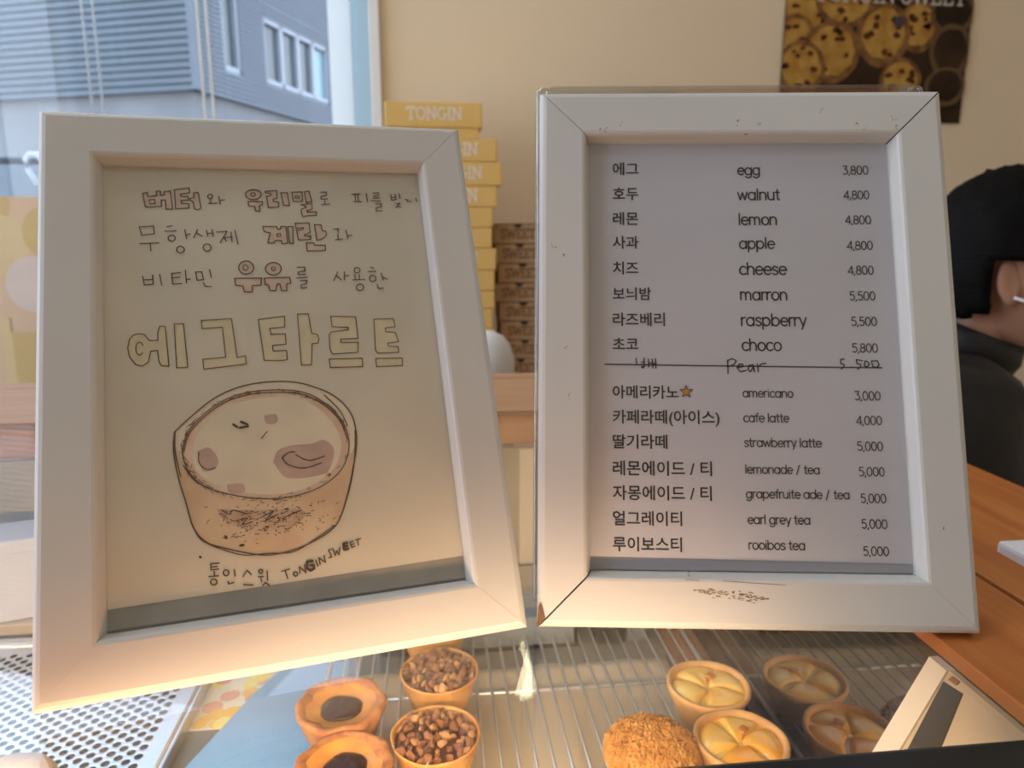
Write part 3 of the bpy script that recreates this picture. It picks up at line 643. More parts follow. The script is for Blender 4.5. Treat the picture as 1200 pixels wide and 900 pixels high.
# ================================================================ BACK WALL: POSTER, COUNTER, BOXES
PT = [mat('black_brown_print', (.022, .012, .007), .6, color2=(.05, .028, .013), vscale=9, spec=.15), mat('tart_rim_print', (.28, .14, .05), .6, color2=(.13, .055, .018), vscale=30, spec=.15), mat('tart_cream_print', (.52, .31, .075), .5, color2=(.36, .17, .03), vscale=24, spec=.15),
      mat('tart_spot_print', (.10, .03, .01), .6, spec=.15), mat('tart_dark_rim_print', (.13, .075, .035), .6, spec=.15), mat('poster_letter_print', (.60, .55, .48), .5), mat('plum_spot_print', (.06, .04, .05), .5)]
po = empty('tart_poster', (1.268, RY1 - .006, CZ + .313)); tag(po, 'dark poster of egg tarts with pale lettering on the beige wall', 'poster')
boxobj('sheet', (-.278, .280, 0, .003, 0, .80), PT[0], po)
bm = bmesh.new(); rnd = random.Random(4)
def disc(x, z, rx, rz, mi, lay, n=26, jit=0.0):
    pts = []
    for a in range(n):
        q = 1 + jit * rnd.uniform(-1, 1); t = 2 * math.pi * a / n
        pts.append((max(-.277, min(.279, x + rx * q * math.cos(t))), max(.001, min(.799, z + rz * q * math.sin(t)))))
    f = bm.faces.new([bm.verts.new((p[0], -.0004 - lay * .00012, p[1])) for p in pts]); f.material_index = mi
def pcoord(px, pz):  # poster measured in the photo: 920 px = -.278, 404 px per metre; 145 px = 0
    return (px - 1030) / 404, (145 - pz) / 404
lay = 0
tarts = [(945, 25, 34, 30, 0), (930, 60, 26, 30, 0), (988, 15, 36, 30, 0), (975, 70, 35, 34, 0), (940, 88, 30, 30, 0), (1078, 40, 24, 29, 0), (1036, 50, 33, 35, 0), (1066, 0, 24, 14, 0), (1062, 100, 26, 26, 0), (1000, -40, 40, 34, 0), (940, -30, 36, 34, 0), (1060, -60, 34, 34, 0), (1118, 25, 28, 24, 1), (1120, 66, 26, 30, 1), (1118, 105, 26, 22, 1), (1010, -100, 38, 36, 0), (950, -95, 36, 34, 0), (1090, -110, 36, 36, 1)]
for px, pz, rx, rz, dk in tarts:
    x, z = pcoord(px, pz)
    disc(x, z, rx / 404, rz / 404, 4 if dk else 1, lay, jit=.02); lay += 1
    disc(x, z + .003, rx * .8 / 404, rz * .78 / 404, 0 if dk else 2, lay, jit=.05); lay += 1
    if not dk:
        for k in range(9):
            t = rnd.uniform(0, 6.28); q = rnd.uniform(.35, .72)
            disc(x + q * rx / 404 * math.cos(t), z + q * rz / 404 * math.sin(t), rnd.uniform(.006, .014), rnd.uniform(.005, .010), 3, lay, 8, .25)
        lay += 1
x, z = pcoord(1053, 36); disc(x, z, .017, .016, 6, lay + 1, 14, .05)
obj('printed_tarts', bm, PT, po)
bm = bmesh.new(); word(bm, 'TONGIN SWEET', -.200, .334, .45, 0, .075, 0, dz=2e-5)
for v in bm.verts: v.co = Vector((v.co.x, -.0085 - v.co.z, v.co.y))
obj('lettering', bm, PT[5], po)

CT = CZ - .42
ct = empty('back_counter', (.5, 1.6, 0)); tag(ct, 'wooden back counter below the wall, carrying the stacked boxes', 'counter')
boxobj('worktop', (-.75, -.02, -.50, .498, CT - .04, CT), M['wood_x'], ct, .004)
for x in (-.74, -.07): boxobj('leg', (x, x + .04, -.46, -.40, 0, CT - .04), M['wood_x'], ct)
boxobj('back_panel', (-.74, -.03, .40, .42, .1, CT - .04), M['wood_x'], ct)

def letters(name, s, x, z, width, y, m, parent, weight=.1):
    bm = bmesh.new(); word(bm, s, x, 0, width, 0, weight, 0, dz=2e-5)
    for v in bm.verts: v.co = Vector((v.co.x, y - v.co.z, v.co.y + z))
    return obj(name, bm, m, parent)
def yellow_box(h_lid, h_all, text=True):
    t = empty('cake_box')
    boxobj('lid', (-.114, .114, 0, .17, h_all - h_lid, h_all), M['yellow_card'], t, .004)
    if h_all - h_lid > .001: boxobj('box_base', (-.106, .106, .004, .166, 0, h_all - h_lid + .002), M['yellow_card'], t, .002)
    if text: letters('lettering', 'TONGIN', -.062, h_all - h_lid * .52, .128, -.0006, M['white_print'], t, .11)
    return t
tops = [.298, .2164, .164, .1086, .0586, .0102, -.0388, -.0926, -.1428, -.1871, -.2362, -.285, -.331, -.376, -.42]
rights = [.1222, .158, .168, .1574, .1468, .1445, .1547, .1502, .150, .1455, .148, .150, .146, .149]
ylab = ['topmost yellow cake box, wide lid reading TONGIN', 'yellow cake box second from the top of its stack', 'yellow cake box third from top, jutting furthest right', 'yellow cake box fourth from the top, under the jutting one',
        'yellow cake box fifth from the top of its stack', 'yellow cake box sixth from the top of its stack', 'yellow cake box seventh from top, just above kraft stack middle', 'yellow cake box eighth from the top of its stack',
        'yellow cake box ninth from the top of its stack', 'yellow cake box tenth from top, behind the white canister top', 'yellow cake box eleventh from the top, behind the white canister',
        'yellow cake box twelfth from the top, hidden low behind the canister', 'yellow cake box last but one at the bottom of its stack', 'yellow cake box at the very bottom of its stack']
for i in range(14):
    h = tops[i] - tops[i + 1]
    b = yellow_box(.057 if i == 0 else h - .0005, h - .0003, i < 4 or i % 3 == 0)
    b.location = (rights[i] - .114, 1.80, CZ + tops[i + 1] + .0001); b.rotation_euler = (0, 0, 0)
    tag(b, ylab[i], 'box', 'yellow cake boxes stacked against the wall')
def kraft_box():
    t = empty('kraft_box')
    boxobj('box_body', (-.062, .062, 0, .16, 0, .0488), M['kraft'], t, .0025)
    bm = bmesh.new(); vs = [(.011 * math.cos(a * math.pi / 8), -.010 * math.sin(a * math.pi / 8)) for a in range(9)]
    f = bm.faces.new([bm.verts.new((p[0], -.0004, .0486 + p[1])) for p in vs]); obj('thumb_notch', bm, M['kraft_dark'], t)
    boxobj('lid_edge', (-.0625, .0625, -.001, .001, .0478, .0490), M['kraft_dark'], t)
    letters('lettering', 'SWEET', -.044, .021, .088, -.0006, M['kraft_print'], t, .13)
    return t
k0 = kraft_box(); jx = [0, .006, .015, .004, .018, .022, .024, .010, .016]
klab = ['topmost kraft card box', 'second kraft box from the top', 'third kraft box from the top', 'fourth kraft box from the top', 'fifth kraft box from the top', 'sixth kraft box from the top', 'seventh kraft box, lowest one seen above the rail', 'eighth kraft box down, behind the counter rail', 'bottom kraft box of the stack']
for i in range(9):
    k = k0 if i == 0 else copy_tree(k0)
    k.location = (.213 + jx[i] * .8, 1.85, CZ + .0209 - .0490 * (i + 1)); tag(k, klab[i] + ' marked SWEET, right of yellow boxes', 'box', 'kraft boxes marked SWEET')
bm = bmesh.new()
lathe(bm, [(.050, 0), (.054, .004), (.0545, .18), (.053, .205), (.046, .228), (.034, .243), (.018, .251), (.003, .253)], 40)
wc = obj('white_canister', bm, M['white_plastic'], None, True); wc.location = (.084, 1.25, CT)
tag(wc, 'white round-topped plastic canister in front of the yellow boxes', 'canister')

# ================================================================ DISPLAY CASE
GT = CZ - .185                    # top of the glass
dc = empty('display_case', (-.2, .5, 0)); tag(dc, 'glass-topped wooden display case holding tarts, both frames stand on it', 'display case')
def dpart(name, b, m, bev=0, mats=None):
    return boxobj(name, (b[0] + .2, b[1] + .2, b[2] - .5, b[3] - .5, b[4], b[5]), m, dc, bev)
XL = -.95; XM = .228
dpart('glass_top', (XL + .02, XM + .002, .2135, .742, GT - .006, GT), M['case_glass'])
dpart('side_rail', (.2285, .292, .2135, .914, GT - .035, GT + .001), M['wood_y'], .001)
dpart('side_rail', (.2965, .327, .2135, .9445, GT - .035, GT + .001), M['wood_y'], .001)
dpart('rail_groove', (.290, .298, .2135, .918, GT - .03, GT - .004), M['kraft_dark'])
dpart('back_rail', (XL, .2285, .738, .910, GT - .035, GT + .001), M['wood_x'], .001)
dpart('back_rail', (XL, .2965, .914, .9445, GT - .035, GT + .001), M['wood_x'], .001)
dpart('rail_groove', (XL, .2985, .908, .916, GT - .03, GT - .004), M['kraft_dark'])
dpart('left_rail', (XL - .03, XL + .02, .2135, .738, GT - .035, GT + .001), M['wood_y'], .001)
dpart('front_rail', (XL - .03, .34, .184, .2135, GT - .026, GT + .0025), M['black_rail'], .002)
FL = CZ - .362
dpart('front_glass', (XL, XM, .195, .200, FL, GT - .026), M['case_glass'])
dpart('case_floor', (XL, .24, .19, .74, FL - .02, FL), M['case_floor'])
dpart('floor_strip', (.196, .2265, .205, .62, FL, FL + .0085), M['wood_dark'], .001)
dpart('side_mirror', (XM, XM + .004, .205, .738, FL, GT - .006), M['smoke'])
dpart('side_cheek', (XM + .004, .32, .20, .94, FL - .02, GT - .035), M['wood_y'])
dpart('left_cheek', (XL - .03, XL, .20, .94, FL - .02, GT - .035), M['wood_y'])
dpart('back_sill', (XL, XM, .632, .70, FL, FL + .020), M['beige_panel'], .002)
dpart('back_door', (XL, -.02, .728, .733, FL, GT - .035), M['frosted'])
dpart('back_door', (-.06, XM, .720, .725, FL, GT - .035), M['frosted'])
dpart('door_stile', (-.066, -.050, .714, .720, FL, GT - .035), M['cream'])
dpart('door_stile', (.085, .100, .714, .720, FL, GT - .035), M['cream'])
dpart('base_cabinet', (XL - .03, .327, .19, .945, 0, FL - .02), M['wood_x'])
dpart('led_strip', (-.69, .13, .2145, .2165, GT - .020, GT - .012), M['led'])
# slanting cream post and beige panel with a dark window in the front right corner
def quad_slab(name, pts, x0, x1, m):
    bm = bmesh.new(); a = [bm.verts.new((x0 + .2, y - .5, CZ - d)) for y, d in pts]; b = [bm.verts.new((x1 + .2, y - .5, CZ - d)) for y, d in pts]
    n = len(pts); bm.faces.new(a); bm.faces.new(b[::-1])
    for i in range(n): bm.faces.new((a[i], b[i], b[(i + 1) % n], a[(i + 1) % n]))
    bmesh.ops.recalc_face_normals(bm, faces=bm.faces); return obj(name, bm, m, dc)
quad_slab('corner_post', [(.268, .1915), (.2795, .1915), (.3300, .312), (.3160, .312)], .2235, .2279, M['cream'])
quad_slab('corner_panel', [(.2145, .1915), (.268, .1915), (.3160, .312), (.2145, .312)], .2250, .2279, M['beige_panel'])
quad_slab('dark_inlay', [(.2702, .1985), (.2585, .1965), (.2690, .2396), (.2900, .2551)], .2243, .2252, M['dark_plastic'])
quad_slab('dark_inlay', [(.2655, .1925), (.2610, .1922), (.2625, .1950), (.2675, .1955)], .2243, .2252, M['wood_dark'])

# things at the back of the case
t = empty('grey_tub', (.055, .598, FL + .0003)); tag(t, 'low grey-blue plastic tub at the back of the display case', 'tub')
bm = bmesh.new(); box(bm, -.075, .065, -.022, .022, 0, .004); box(bm, -.075, .065, -.022, -.019, 0, .03); box(bm, -.075, .065, .019, .022, 0, .03); box(bm, -.075, -.072, -.022, .022, 0, .03); box(bm, .062, .065, -.022, .022, 0, .03)
obj('tub_body', bm, M['grey_plastic'], t); boxobj('tub_lining', (-.071, .061, -.018, .018, .004, .018), M['grey_plastic'], t)
for x, lb in ((.150, 'black plastic clip right of the grey tub, behind the rack'), (-.040, 'black plastic clip left of the grey tub, behind the walnut tarts')):
    c = empty('black_clip', (x, .590, FL)); tag(c, lb, 'clip', 'black clips at the back of the case')
    boxobj('clip_body', (-.014, .014, -.014, .014, 0, .02), M['dark_plastic'], c, .003); boxobj('clip_lever', (-.010, .010, -.018, -.010, .018, .028), M['dark_plastic'], c, .002)
c = boxobj('grey_price_block', (.166 - .0, .184, .578, .606, FL, FL + .016), M['grey_plastic'], None, .002); tag(c, 'small grey block beside the black clip at back right', 'block')

for nm, x, y, rz, dims, m, lb in (('lavender_box', -.395, .660, .28, (.09, .05, .075), 'lavender', 'pale lavender card box standing tilted at the left back of the case'),
                               ('cream_box', -.318, .680, -.1, (.05, .03, .060), 'cream_card', 'small cream card box beside the lavender one')):
    b = empty(nm, (x, y, FL + .0202), rz=rz); tag(b, lb, 'box')
    boxobj('box_body', (-dims[0] / 2, dims[0] / 2, -dims[1] / 2, dims[1] / 2, 0, dims[2]), M[m], b, .002); boxobj('lid', (-dims[0] / 2 - .001, dims[0] / 2 + .001, -dims[1] / 2 - .001, dims[1] / 2 + .001, dims[2] - .012, dims[2] + .001), M[m], b, .002)
# baking parchment under the rack
bm = bmesh.new(); nx, ny = 30, 36; g = []
for j in range(ny + 1):
    row = []
    for i in range(nx + 1):
        x = -.070 + .262 * i / nx; y = .215 + .335 * j / ny
        z = .0012 + .0006 * noise.noise(Vector((x * 30, y * 9, 0))) + .0004 * math.sin(x * 90) + (.0012 if abs(y - .505) < .006 else 0)
        row.append(bm.verts.new((x, y + .002 * noise.noise(Vector((x * 40, 1, 1))) * (j == ny), z)))
    g.append(row)
for j in range(ny):
    for i in range(nx): bm.faces.new((g[j][i], g[j][i + 1], g[j + 1][i + 1], g[j + 1][i]))
ps = obj('baking_parchment', bm, M['parchment'], None, True); ps.location = (0, 0, FL + .0003); tag(ps, 'tan baking parchment lying under the wire rack', 'paper')
md = ps.modifiers.new('s', 'SOLIDIFY'); md.thickness = .0004
# leaflet printed with tarts between tray and rack
LT = [mat('leaflet_white', (.66, .66, .58), .5), mat('leaflet_gold', (.72, .48, .12), .5), mat('leaflet_pink', (.66, .36, .30), .5), mat('leaflet_yellow', (.72, .66, .24), .5)]
lf = empty('tart_leaflet', (-.150, .50, FL)); tag(lf, 'leaflet printed with yellow and pink tarts beside the perforated tray', 'leaflet')
boxobj('sheet', (-.040, .040, -.004, .088, 0, .001), LT[0], lf)
bm = bmesh.new(); rnd = random.Random(8)
for k in range(34):
    x = rnd.uniform(-.036, .036); y = rnd.uniform(.0, .083); r = rnd.uniform(.005, .008)
    f = bm.faces.new([bm.verts.new((x + r * math.cos(a * .5236), y + r * math.sin(a * .5236), .00105 + k * .00001)) for a in range(12)]); f.material_index = 1 + k % 3
obj('printed_tarts', bm, LT, lf)
bm = bmesh.new(); vs = [bm.verts.new(p) for p in ((-.186, .30, 0), (-.184, .435, 0), (-.150, .533, .0004), (-.132, .572, 0), (-.078, .572, 0), (-.078, .30, 0))]  # added sheet, shaped and coloured as the window's blue reflection in the case glass
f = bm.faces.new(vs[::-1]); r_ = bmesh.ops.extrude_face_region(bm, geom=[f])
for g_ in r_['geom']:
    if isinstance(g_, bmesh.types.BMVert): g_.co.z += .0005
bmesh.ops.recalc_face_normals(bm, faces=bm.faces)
bs = obj('blue_reflection_sheet', bm, mat('window_reflection_blue', (.20, .40, .68), .3, var=.12, vscale=14), None); bs.location = (0, 0, FL + .0015)
tag(bs, 'added blue sheet imitating the window reflection, with slanted edge, between perforated tray and wire rack', 'paper')

# wire cooling rack
RT = CZ - .348                    # top of the wires
rk = empty('cooling_rack', (.06, .41, RT)); tag(rk, 'steel wire cooling rack carrying all the tarts', 'rack')
def wire(pts, r, name='wire', n=8):
    bm = bmesh.new(); tube(bm, [(p[0] - .06, p[1] - .41, p[2]) for p in pts], r, n); return obj(name, bm, M['steel'], rk, True)
x0, x1, y0, y1 = -.0912, .2145, .222, .612
for k in range(1, 26):
    x = x0 + (x1 - x0) * k / 26
    if k == 1: wm = wire([(x, y0, -.0011), (x, y1, -.0011)], .0011)
    else:
        o = wm.copy(); col.objects.link(o); o.parent = rk; o.location.x = (x1 - x0) * (k - 1) / 26
wire([(x0, y0, -.0022), (x0, y1, -.0022)], .0021, 'edge_rod', 10); wire([(x1, y0, -.0022), (x1, y1, -.0022)], .0021, 'edge_rod', 10)
wire([(x0, y0, -.0022), (x1, y0, -.0022)], .0021, 'edge_rod', 10); wire([(x0, y1, -.0022), (x1, y1, -.0022)], .0021, 'edge_rod', 10)
wire([(x0, .36, -.0034), (x1, .36, -.0034)], .0013, 'cross_wire'); wire([(x0, .502, -.0034), (x1, .502, -.0034)], .0013, 'cross_wire')
for x, zb in ((x0, -.0138), (.206, -.0053)):
    for y in (y0 + .03, y1 - .03): wire([(x, y, -.002), (x, y, zb)], .0022, 'foot', 8)

# perforated steel tray
pt = empty('perforated_tray', (-.40, .41, FL + .0003)); tag(pt, 'shiny perforated steel tray at the left of the display case', 'tray')
bm = bmesh.new(); PX, PY, HR = .0132, .0094, .0029; TZ = .012
ncol = 46; nrow = 39; xr = -.2070; yb = .226
vc = {}
def V(x, y, z=TZ):
    k = (round(x, 5), round(y, 5), z)
    if k not in vc: vc[k] = bm.verts.new((x, y, z))
    return vc[k]
def cell(cx, cy):
    hx, hy = PX / 4, PY / 2
    out = [(hx, 0), (hx, hy), (0, hy), (-hx, hy), (-hx, 0), (-hx, -hy), (0, -hy), (hx, -hy)]
    o = [V(cx + a, cy + b) for a, b in out]
    inn = []; low = []
    for k in range(16):
        t = 2 * math.pi * k / 16
        inn.append(bm.verts.new((cx + HR * math.cos(t), cy + HR * math.sin(t), TZ - .0001))); low.append(bm.verts.new((cx + HR * math.cos(t), cy + HR * math.sin(t), TZ - .001)))
    for k in range(8):
        bm.faces.new((o[k], inn[2 * k + 1], inn[2 * k])); bm.faces.new((o[k], o[(k + 1) % 8], inn[(2 * k + 1)])); bm.faces.new((o[(k + 1) % 8], inn[(2 * k + 2) % 16], inn[2 * k + 1]))
    for k in range(16): bm.faces.new((inn[k], inn[(k + 1) % 16], low[(k + 1) % 16], low[k]))
for i in range(ncol):
    for j in range(nrow):
        cell(xr - PX / 4 - i * PX / 2 + .0033, yb + (j + .5) * PY + (PY / 2 if i % 2 else 0))
# plain margins
xe = xr + .0033; ye = yb + nrow * PY; xl = xe - ncol * PX / 2
def q(x0, x1, y0, y1, z=TZ):
    bm.faces.new([bm.verts.new(p) for p in ((x0, y0, z), (x1, y0, z), (x1, y1, z), (x0, y1, z))])
q(xe, -.1915, yb - .012, .607)
q(xl, xe, ye + PY / 2, .607); q(xl, xe, yb - .012, yb)
for i in range(ncol):
    a = xe - (i + 1) * PX / 2; b = xe - i * PX / 2
    if i % 2: q(a, b, yb, yb + PY / 2)
    else: q(a, b, ye, ye + PY / 2)
for v in bm.verts: v.co += Vector((.40, -.41, 0))
bmesh.ops.recalc_face_normals(bm, faces=bm.faces)
obj('perforated_sheet', bm, M['tray_steel'], pt)
bm = bmesh.new(); tube(bm, [(.2085, -.196, TZ - .001), (.2085, .198, TZ - .001)], .0018, 8); tube(bm, [(-.11, .198, TZ), (.2085, .198, TZ)], .003, 8); obj('rolled_rim', bm, M['steel'], pt, True)
boxobj('tray_lip', (.2085, .2125, -.196, .198, 0, .0115), M['tray_steel'], pt, .001)
boxobj('tray_lip', (-.115, .2125, .198, .206, 0, .016), M['tray_steel'], pt, .002)
bm = bmesh.new(); lathe(bm, [(.020, 0), (.026, .006), (.027, .014), (.023, .022), (.014, .028), (.003, .030)], 32, fn=lambda p: p * (1 + .06 * noise.noise(p * 60)))
br = obj('bread_roll', bm, M['bread'], None, True); br.location = (-.268, .417, FL + TZ + .0008); tag(br, 'small pale bread roll on the perforated tray, bottom left corner', 'bread')

# ================================================================ TARTS
TB = RT + .0002
def wob(amp, fr, seed):
    return lambda p: p + Vector((p.x, p.y, 0)).normalized() * amp * noise.noise(Vector((p.x * fr + seed, p.y * fr, p.z * fr))) + Vector((0, 0, amp * .6 * noise.noise(Vector((p.x * fr, p.y * fr + seed, 3)))))
def choc_tart(seed, rot=0):
    t = empty('chocolate_tart')
    bm = bmesh.new(); f = wob(.0030, 75, seed)
    lathe(bm, [(.0205, 0), (.0225, .0015), (.0258, .012), (.0282, .020), (.0300, .0240), (.0306, .0268), (.0298, .0288), (.0280, .0294), (.0260, .0288), (.0238, .0274), (.0222, .0260), (.0215, .020)], 64, fn=lambda p: f(p) if p.z > .001 else p, cap1=False)
    obj('crust', bm, M['crust_choc'], t, True)
    bm = bmesh.new(); lathe(bm, [(.0245, .0272), (.0225, .0266), (.0195, .0252), (.0155, .0236), (.0120, .0226), (.006, .0222), (.001, .0222)], 48, fn=wob(.0012, 90, seed + 5), cap0=False)
    obj('filling', bm, M['custard_choc'], t, True)
    bm = bmesh.new(); s = Vector((seed * 3, 0, 0))
    lathe(bm, [(.0148, .0224), (.0149, .0236), (.0136, .0250), (.0105, .0260), (.006, .0266), (.0008, .0267)], 40, fn=lambda p: Vector((p.x * (1 + .16 * noise.noise(p * 80 + s)), p.y * .92 * (1 + .16 * noise.noise(p * 80 - s)), p.z + .0008 * noise.noise(p * 240 + s))))
    obj('chocolate_centre', bm, M['choc'], t, True)
    return t
def place(t, x, y, lab, cat='tart', group='tarts on the wire rack', rz=0, s=1.0):
    t.location = (x, y, TB); t.rotation_euler = (0, 0, rz); t.scale = (s, s, s); tag(t, lab, cat, group)
place(choc_tart(1.3), -.0705, .4575, 'orange-brown tart with dark chocolate centre, further of the pair', s=1.0)
place(choc_tart(7.1), -.0615, .3985, 'orange-brown tart with dark chocolate centre, nearer one cut by the frame', rz=1.0, s=.98)

nuts = []
for k in range(6):
    bm = bmesh.new(); rn = random.Random(40 + k)
    for q_ in range(13):
        d = Vector((rn.gauss(0, 1), rn.gauss(0, 1), rn.gauss(0, 1))).normalized(); bm.verts.new(Vector((d.x * 1.2, d.y, d.z * .85)) * rn.uniform(.75, 1.15))
    h_ = bmesh.ops.convex_hull(bm, input=bm.verts); bmesh.ops.delete(bm, geom=[g_ for g_ in h_['geom_interior'] if isinstance(g_, bmesh.types.BMVert)], context='VERTS')
    bmesh.ops.bevel(bm, geom=list(bm.edges), offset=.14, segments=1, affect='EDGES')
    me = bpy.data.meshes.new('walnut_piece'); bm.to_mesh(me); bm.free()
    me.materials.append(M[('nut1', 'nut1', 'nut2', 'nut1', 'nut3', 'nut2')[k]])
    nuts.append(me)
def walnut_tart(seed):
    t = empty('walnut_tart'); rnd = random.Random(seed)
    bm = bmesh.new(); f = wob(.0007, 70, seed)
    lathe(bm, [(.0195, 0), (.0212, .001), (.0250, .013), (.0285, .0262), (.0292, .0282), (.0284, .0286), (.0274, .0276), (.0262, .0235)], 64, fn=lambda p: f(p) if p.z > .0005 else p, cap1=False)
    obj('crust', bm, M['crust_pale'], t, True)
    bm = bmesh.new(); lathe(bm, [(.0268, .0225), (.02, .0245), (.01, .026), (.001, .0265)], 32, cap0=False); obj('nut_paste', bm, M['nut3'], t, True)
    pts = []
    tries = 0
    while len(pts) < 62 and tries < 6000:
        tries += 1; a = rnd.uniform(0, 6.283); r = math.sqrt(rnd.random()) * .0252
        p = Vector((r * math.cos(a), r * math.sin(a), 0))
        if all((p - q).length > .0047 for q in pts): pts.append(p)
    for p in pts:
        o = bpy.data.objects.new('walnut_piece', rnd.choice(nuts)); col.objects.link(o); o.parent = t
        s = rnd.uniform(.0027, .0045); o.location = (p.x, p.y, .0268 + .0025 * (1 - (p.length / .026) ** 2) + rnd.uniform(-.0012, .0014))
        o.rotation_euler = (rnd.uniform(0, 6), rnd.uniform(0, 6), rnd.uniform(0, 6)); o.scale = (s, s, s)
    return t
place(walnut_tart(3), -.0052, .4185, 'walnut tart nearest the camera, piled with dark chopped nuts', s=1.0)
place(walnut_tart(9), -.0020, .4890, 'walnut tart in the middle of its row, lighter caramel nuts', s=1.0)
place(walnut_tart(15), -.0065, .5580, 'walnut tart furthest back, mostly hidden by the left frame', s=1.0)

# crumble tart
t = empty('crumble_tart'); bm = bmesh.new()
lathe(bm, [(.0200, 0), (.0215, .001), (.0255, .013), (.0285, .022), (.0270, .0235)], 48, fn=wob(.0006, 70, 2), cap1=True); obj('crust', bm, M['crust_pale'], t, True)
bm = bmesh.new()
lathe(bm, [(.0295 * math.cos(q_ * math.pi / 24) + .0004, .0205 + .0165 * math.sin(q_ * math.pi / 24) ** .85) for q_ in range(12)], 72, fn=wob(.0016, 230, 3)); obj('crumble_topping', bm, M['crumb_deep'], t, True)
bm = bmesh.new(); rnd = random.Random(5); base = bmesh.new(); bmesh.ops.create_icosphere(base, subdivisions=1, radius=1)
bv = [v.co.copy() for v in base.verts]; bf = [[v.index for v in f.verts] for f in base.faces]; base.free()
for k in range(3600):
    a = rnd.uniform(0, 6.283); sn_ = rnd.random() ** .9; ph = math.asin(sn_); s = rnd.uniform(.0006, .0014) * (1.6 if rnd.random() < .10 else 1)
    rr = (.0297 + rnd.uniform(-.0004, .0010)); q_ = .9 + .1 * noise.noise(Vector((math.cos(a) * 3, math.sin(a) * 3, ph * 4)))
    c = Vector((rr * math.cos(ph) * math.cos(a), rr * math.cos(ph) * math.sin(a), .0205 + (.0172 + rnd.uniform(-.0006, .0010)) * math.sin(ph) ** .85))
    sx, sy, sz = [rnd.uniform(.65, 1.35) * s for _ in range(3)]; rz = rnd.uniform(0, 3); cs, sn = math.cos(rz), math.sin(rz)
    vv = [bm.verts.new(c + Vector((v.x * sx * cs - v.y * sy * sn, v.x * sx * sn + v.y * sy * cs, v.z * sz)) * rnd.uniform(.75, 1.2)) for v in bv]
    for f in bf: bm.faces.new([vv[i] for i in f])
tag(obj('crumbs', bm, M['crumb'], t, False), kind='stuff')
place(t, .1318, .3935, 'round tart buried under brown sugar crumble, alone near the front', s=1.0)

# apple tarts
def apple_tart(seed, slices, glazed=()):
    t = empty('apple_tart'); bm = bmesh.new(); f = wob(.0007, 50, seed)
    lathe(bm, [(.0190, 0), (.0208, .001), (.0250, .012), (.0288, .0225), (.0302, .0262), (.0300, .0282), (.0288, .0290), (.0272, .0284), (.0262, .0265), (.0255, .0235)], 64, fn=lambda p: f(p) if p.z > .0005 else p, cap1=False)
    obj('crust', bm, M['crust_apple'], t, True)
    bm = bmesh.new(); lathe(bm, [(.0268, .0242), (.02, .0243), (.001, .0243)], 40, cap0=False); obj('custard', bm, M['apple'], t, True)
    n = len(slices)
    for i, (a0, a1) in enumerate(slices):
        bm = bmesh.new(); na, nr = 22, 12; top = []
        for r_i in range(nr + 1):
            u = r_i / nr; row = []
            for a_i in range(na + 1):
                q_ = a_i / na; swirl = .20 * (1 - u) ** 1.2 + .06 * math.sin(u * 5 + i)
                g_ = .05 * (1 - u)     # narrow gap towards the middle
                a = R_(a0 + (a1 - a0) * q_) + swirl; r = .0015 + .0252 * u
                e = (1 - abs(2 * q_ - 1) ** 8) * (1 - max(0, 2 * u - 1) ** 6) * (1 - (1 - min(1, u * 3)) ** 3 * .9)
                z = .0238 + e * (.0030 + .0010 * math.sin(math.pi * u) + .0010 * (q_ - .5)) + .0003 * noise.noise(Vector((a * 3, u * 4, seed)))
                row.append(bm.verts.new((r * math.cos(a), r * math.sin(a), z)))
            top.append(row)
        for r_i in range(nr):
            for a_i in range(na): bm.faces.new((top[r_i][a_i], top[r_i + 1][a_i], top[r_i + 1][a_i + 1], top[r_i][a_i + 1]))
        obj('apple_slice', bm, M['apple_glaze'] if i in glazed else M['apple'], t, True)
    bm = bmesh.new(); box(bm, -.003, .004, -.0025, .0025, 0, .0014, bev=.0006); o = obj('peel_bit', bm, M['apple_bit'], t, True); o.location = (.004, .0070, .0288); o.rotation_euler = (.1, .1, .7)
    return t
place(apple_tart(2, [(-20, 55), (60, 140), (145, 235), (240, 335)]), .1915, .4520, 'glossy apple tart with orange peel bit, further of the pair', s=.985)
place(apple_tart(6, [(-55, 35), (40, 105), (110, 200), (205, 300)], (0, 3)), .1905, .3925, 'glossy apple tart with amber syrup pooled on top, nearer the front', s=1.0)

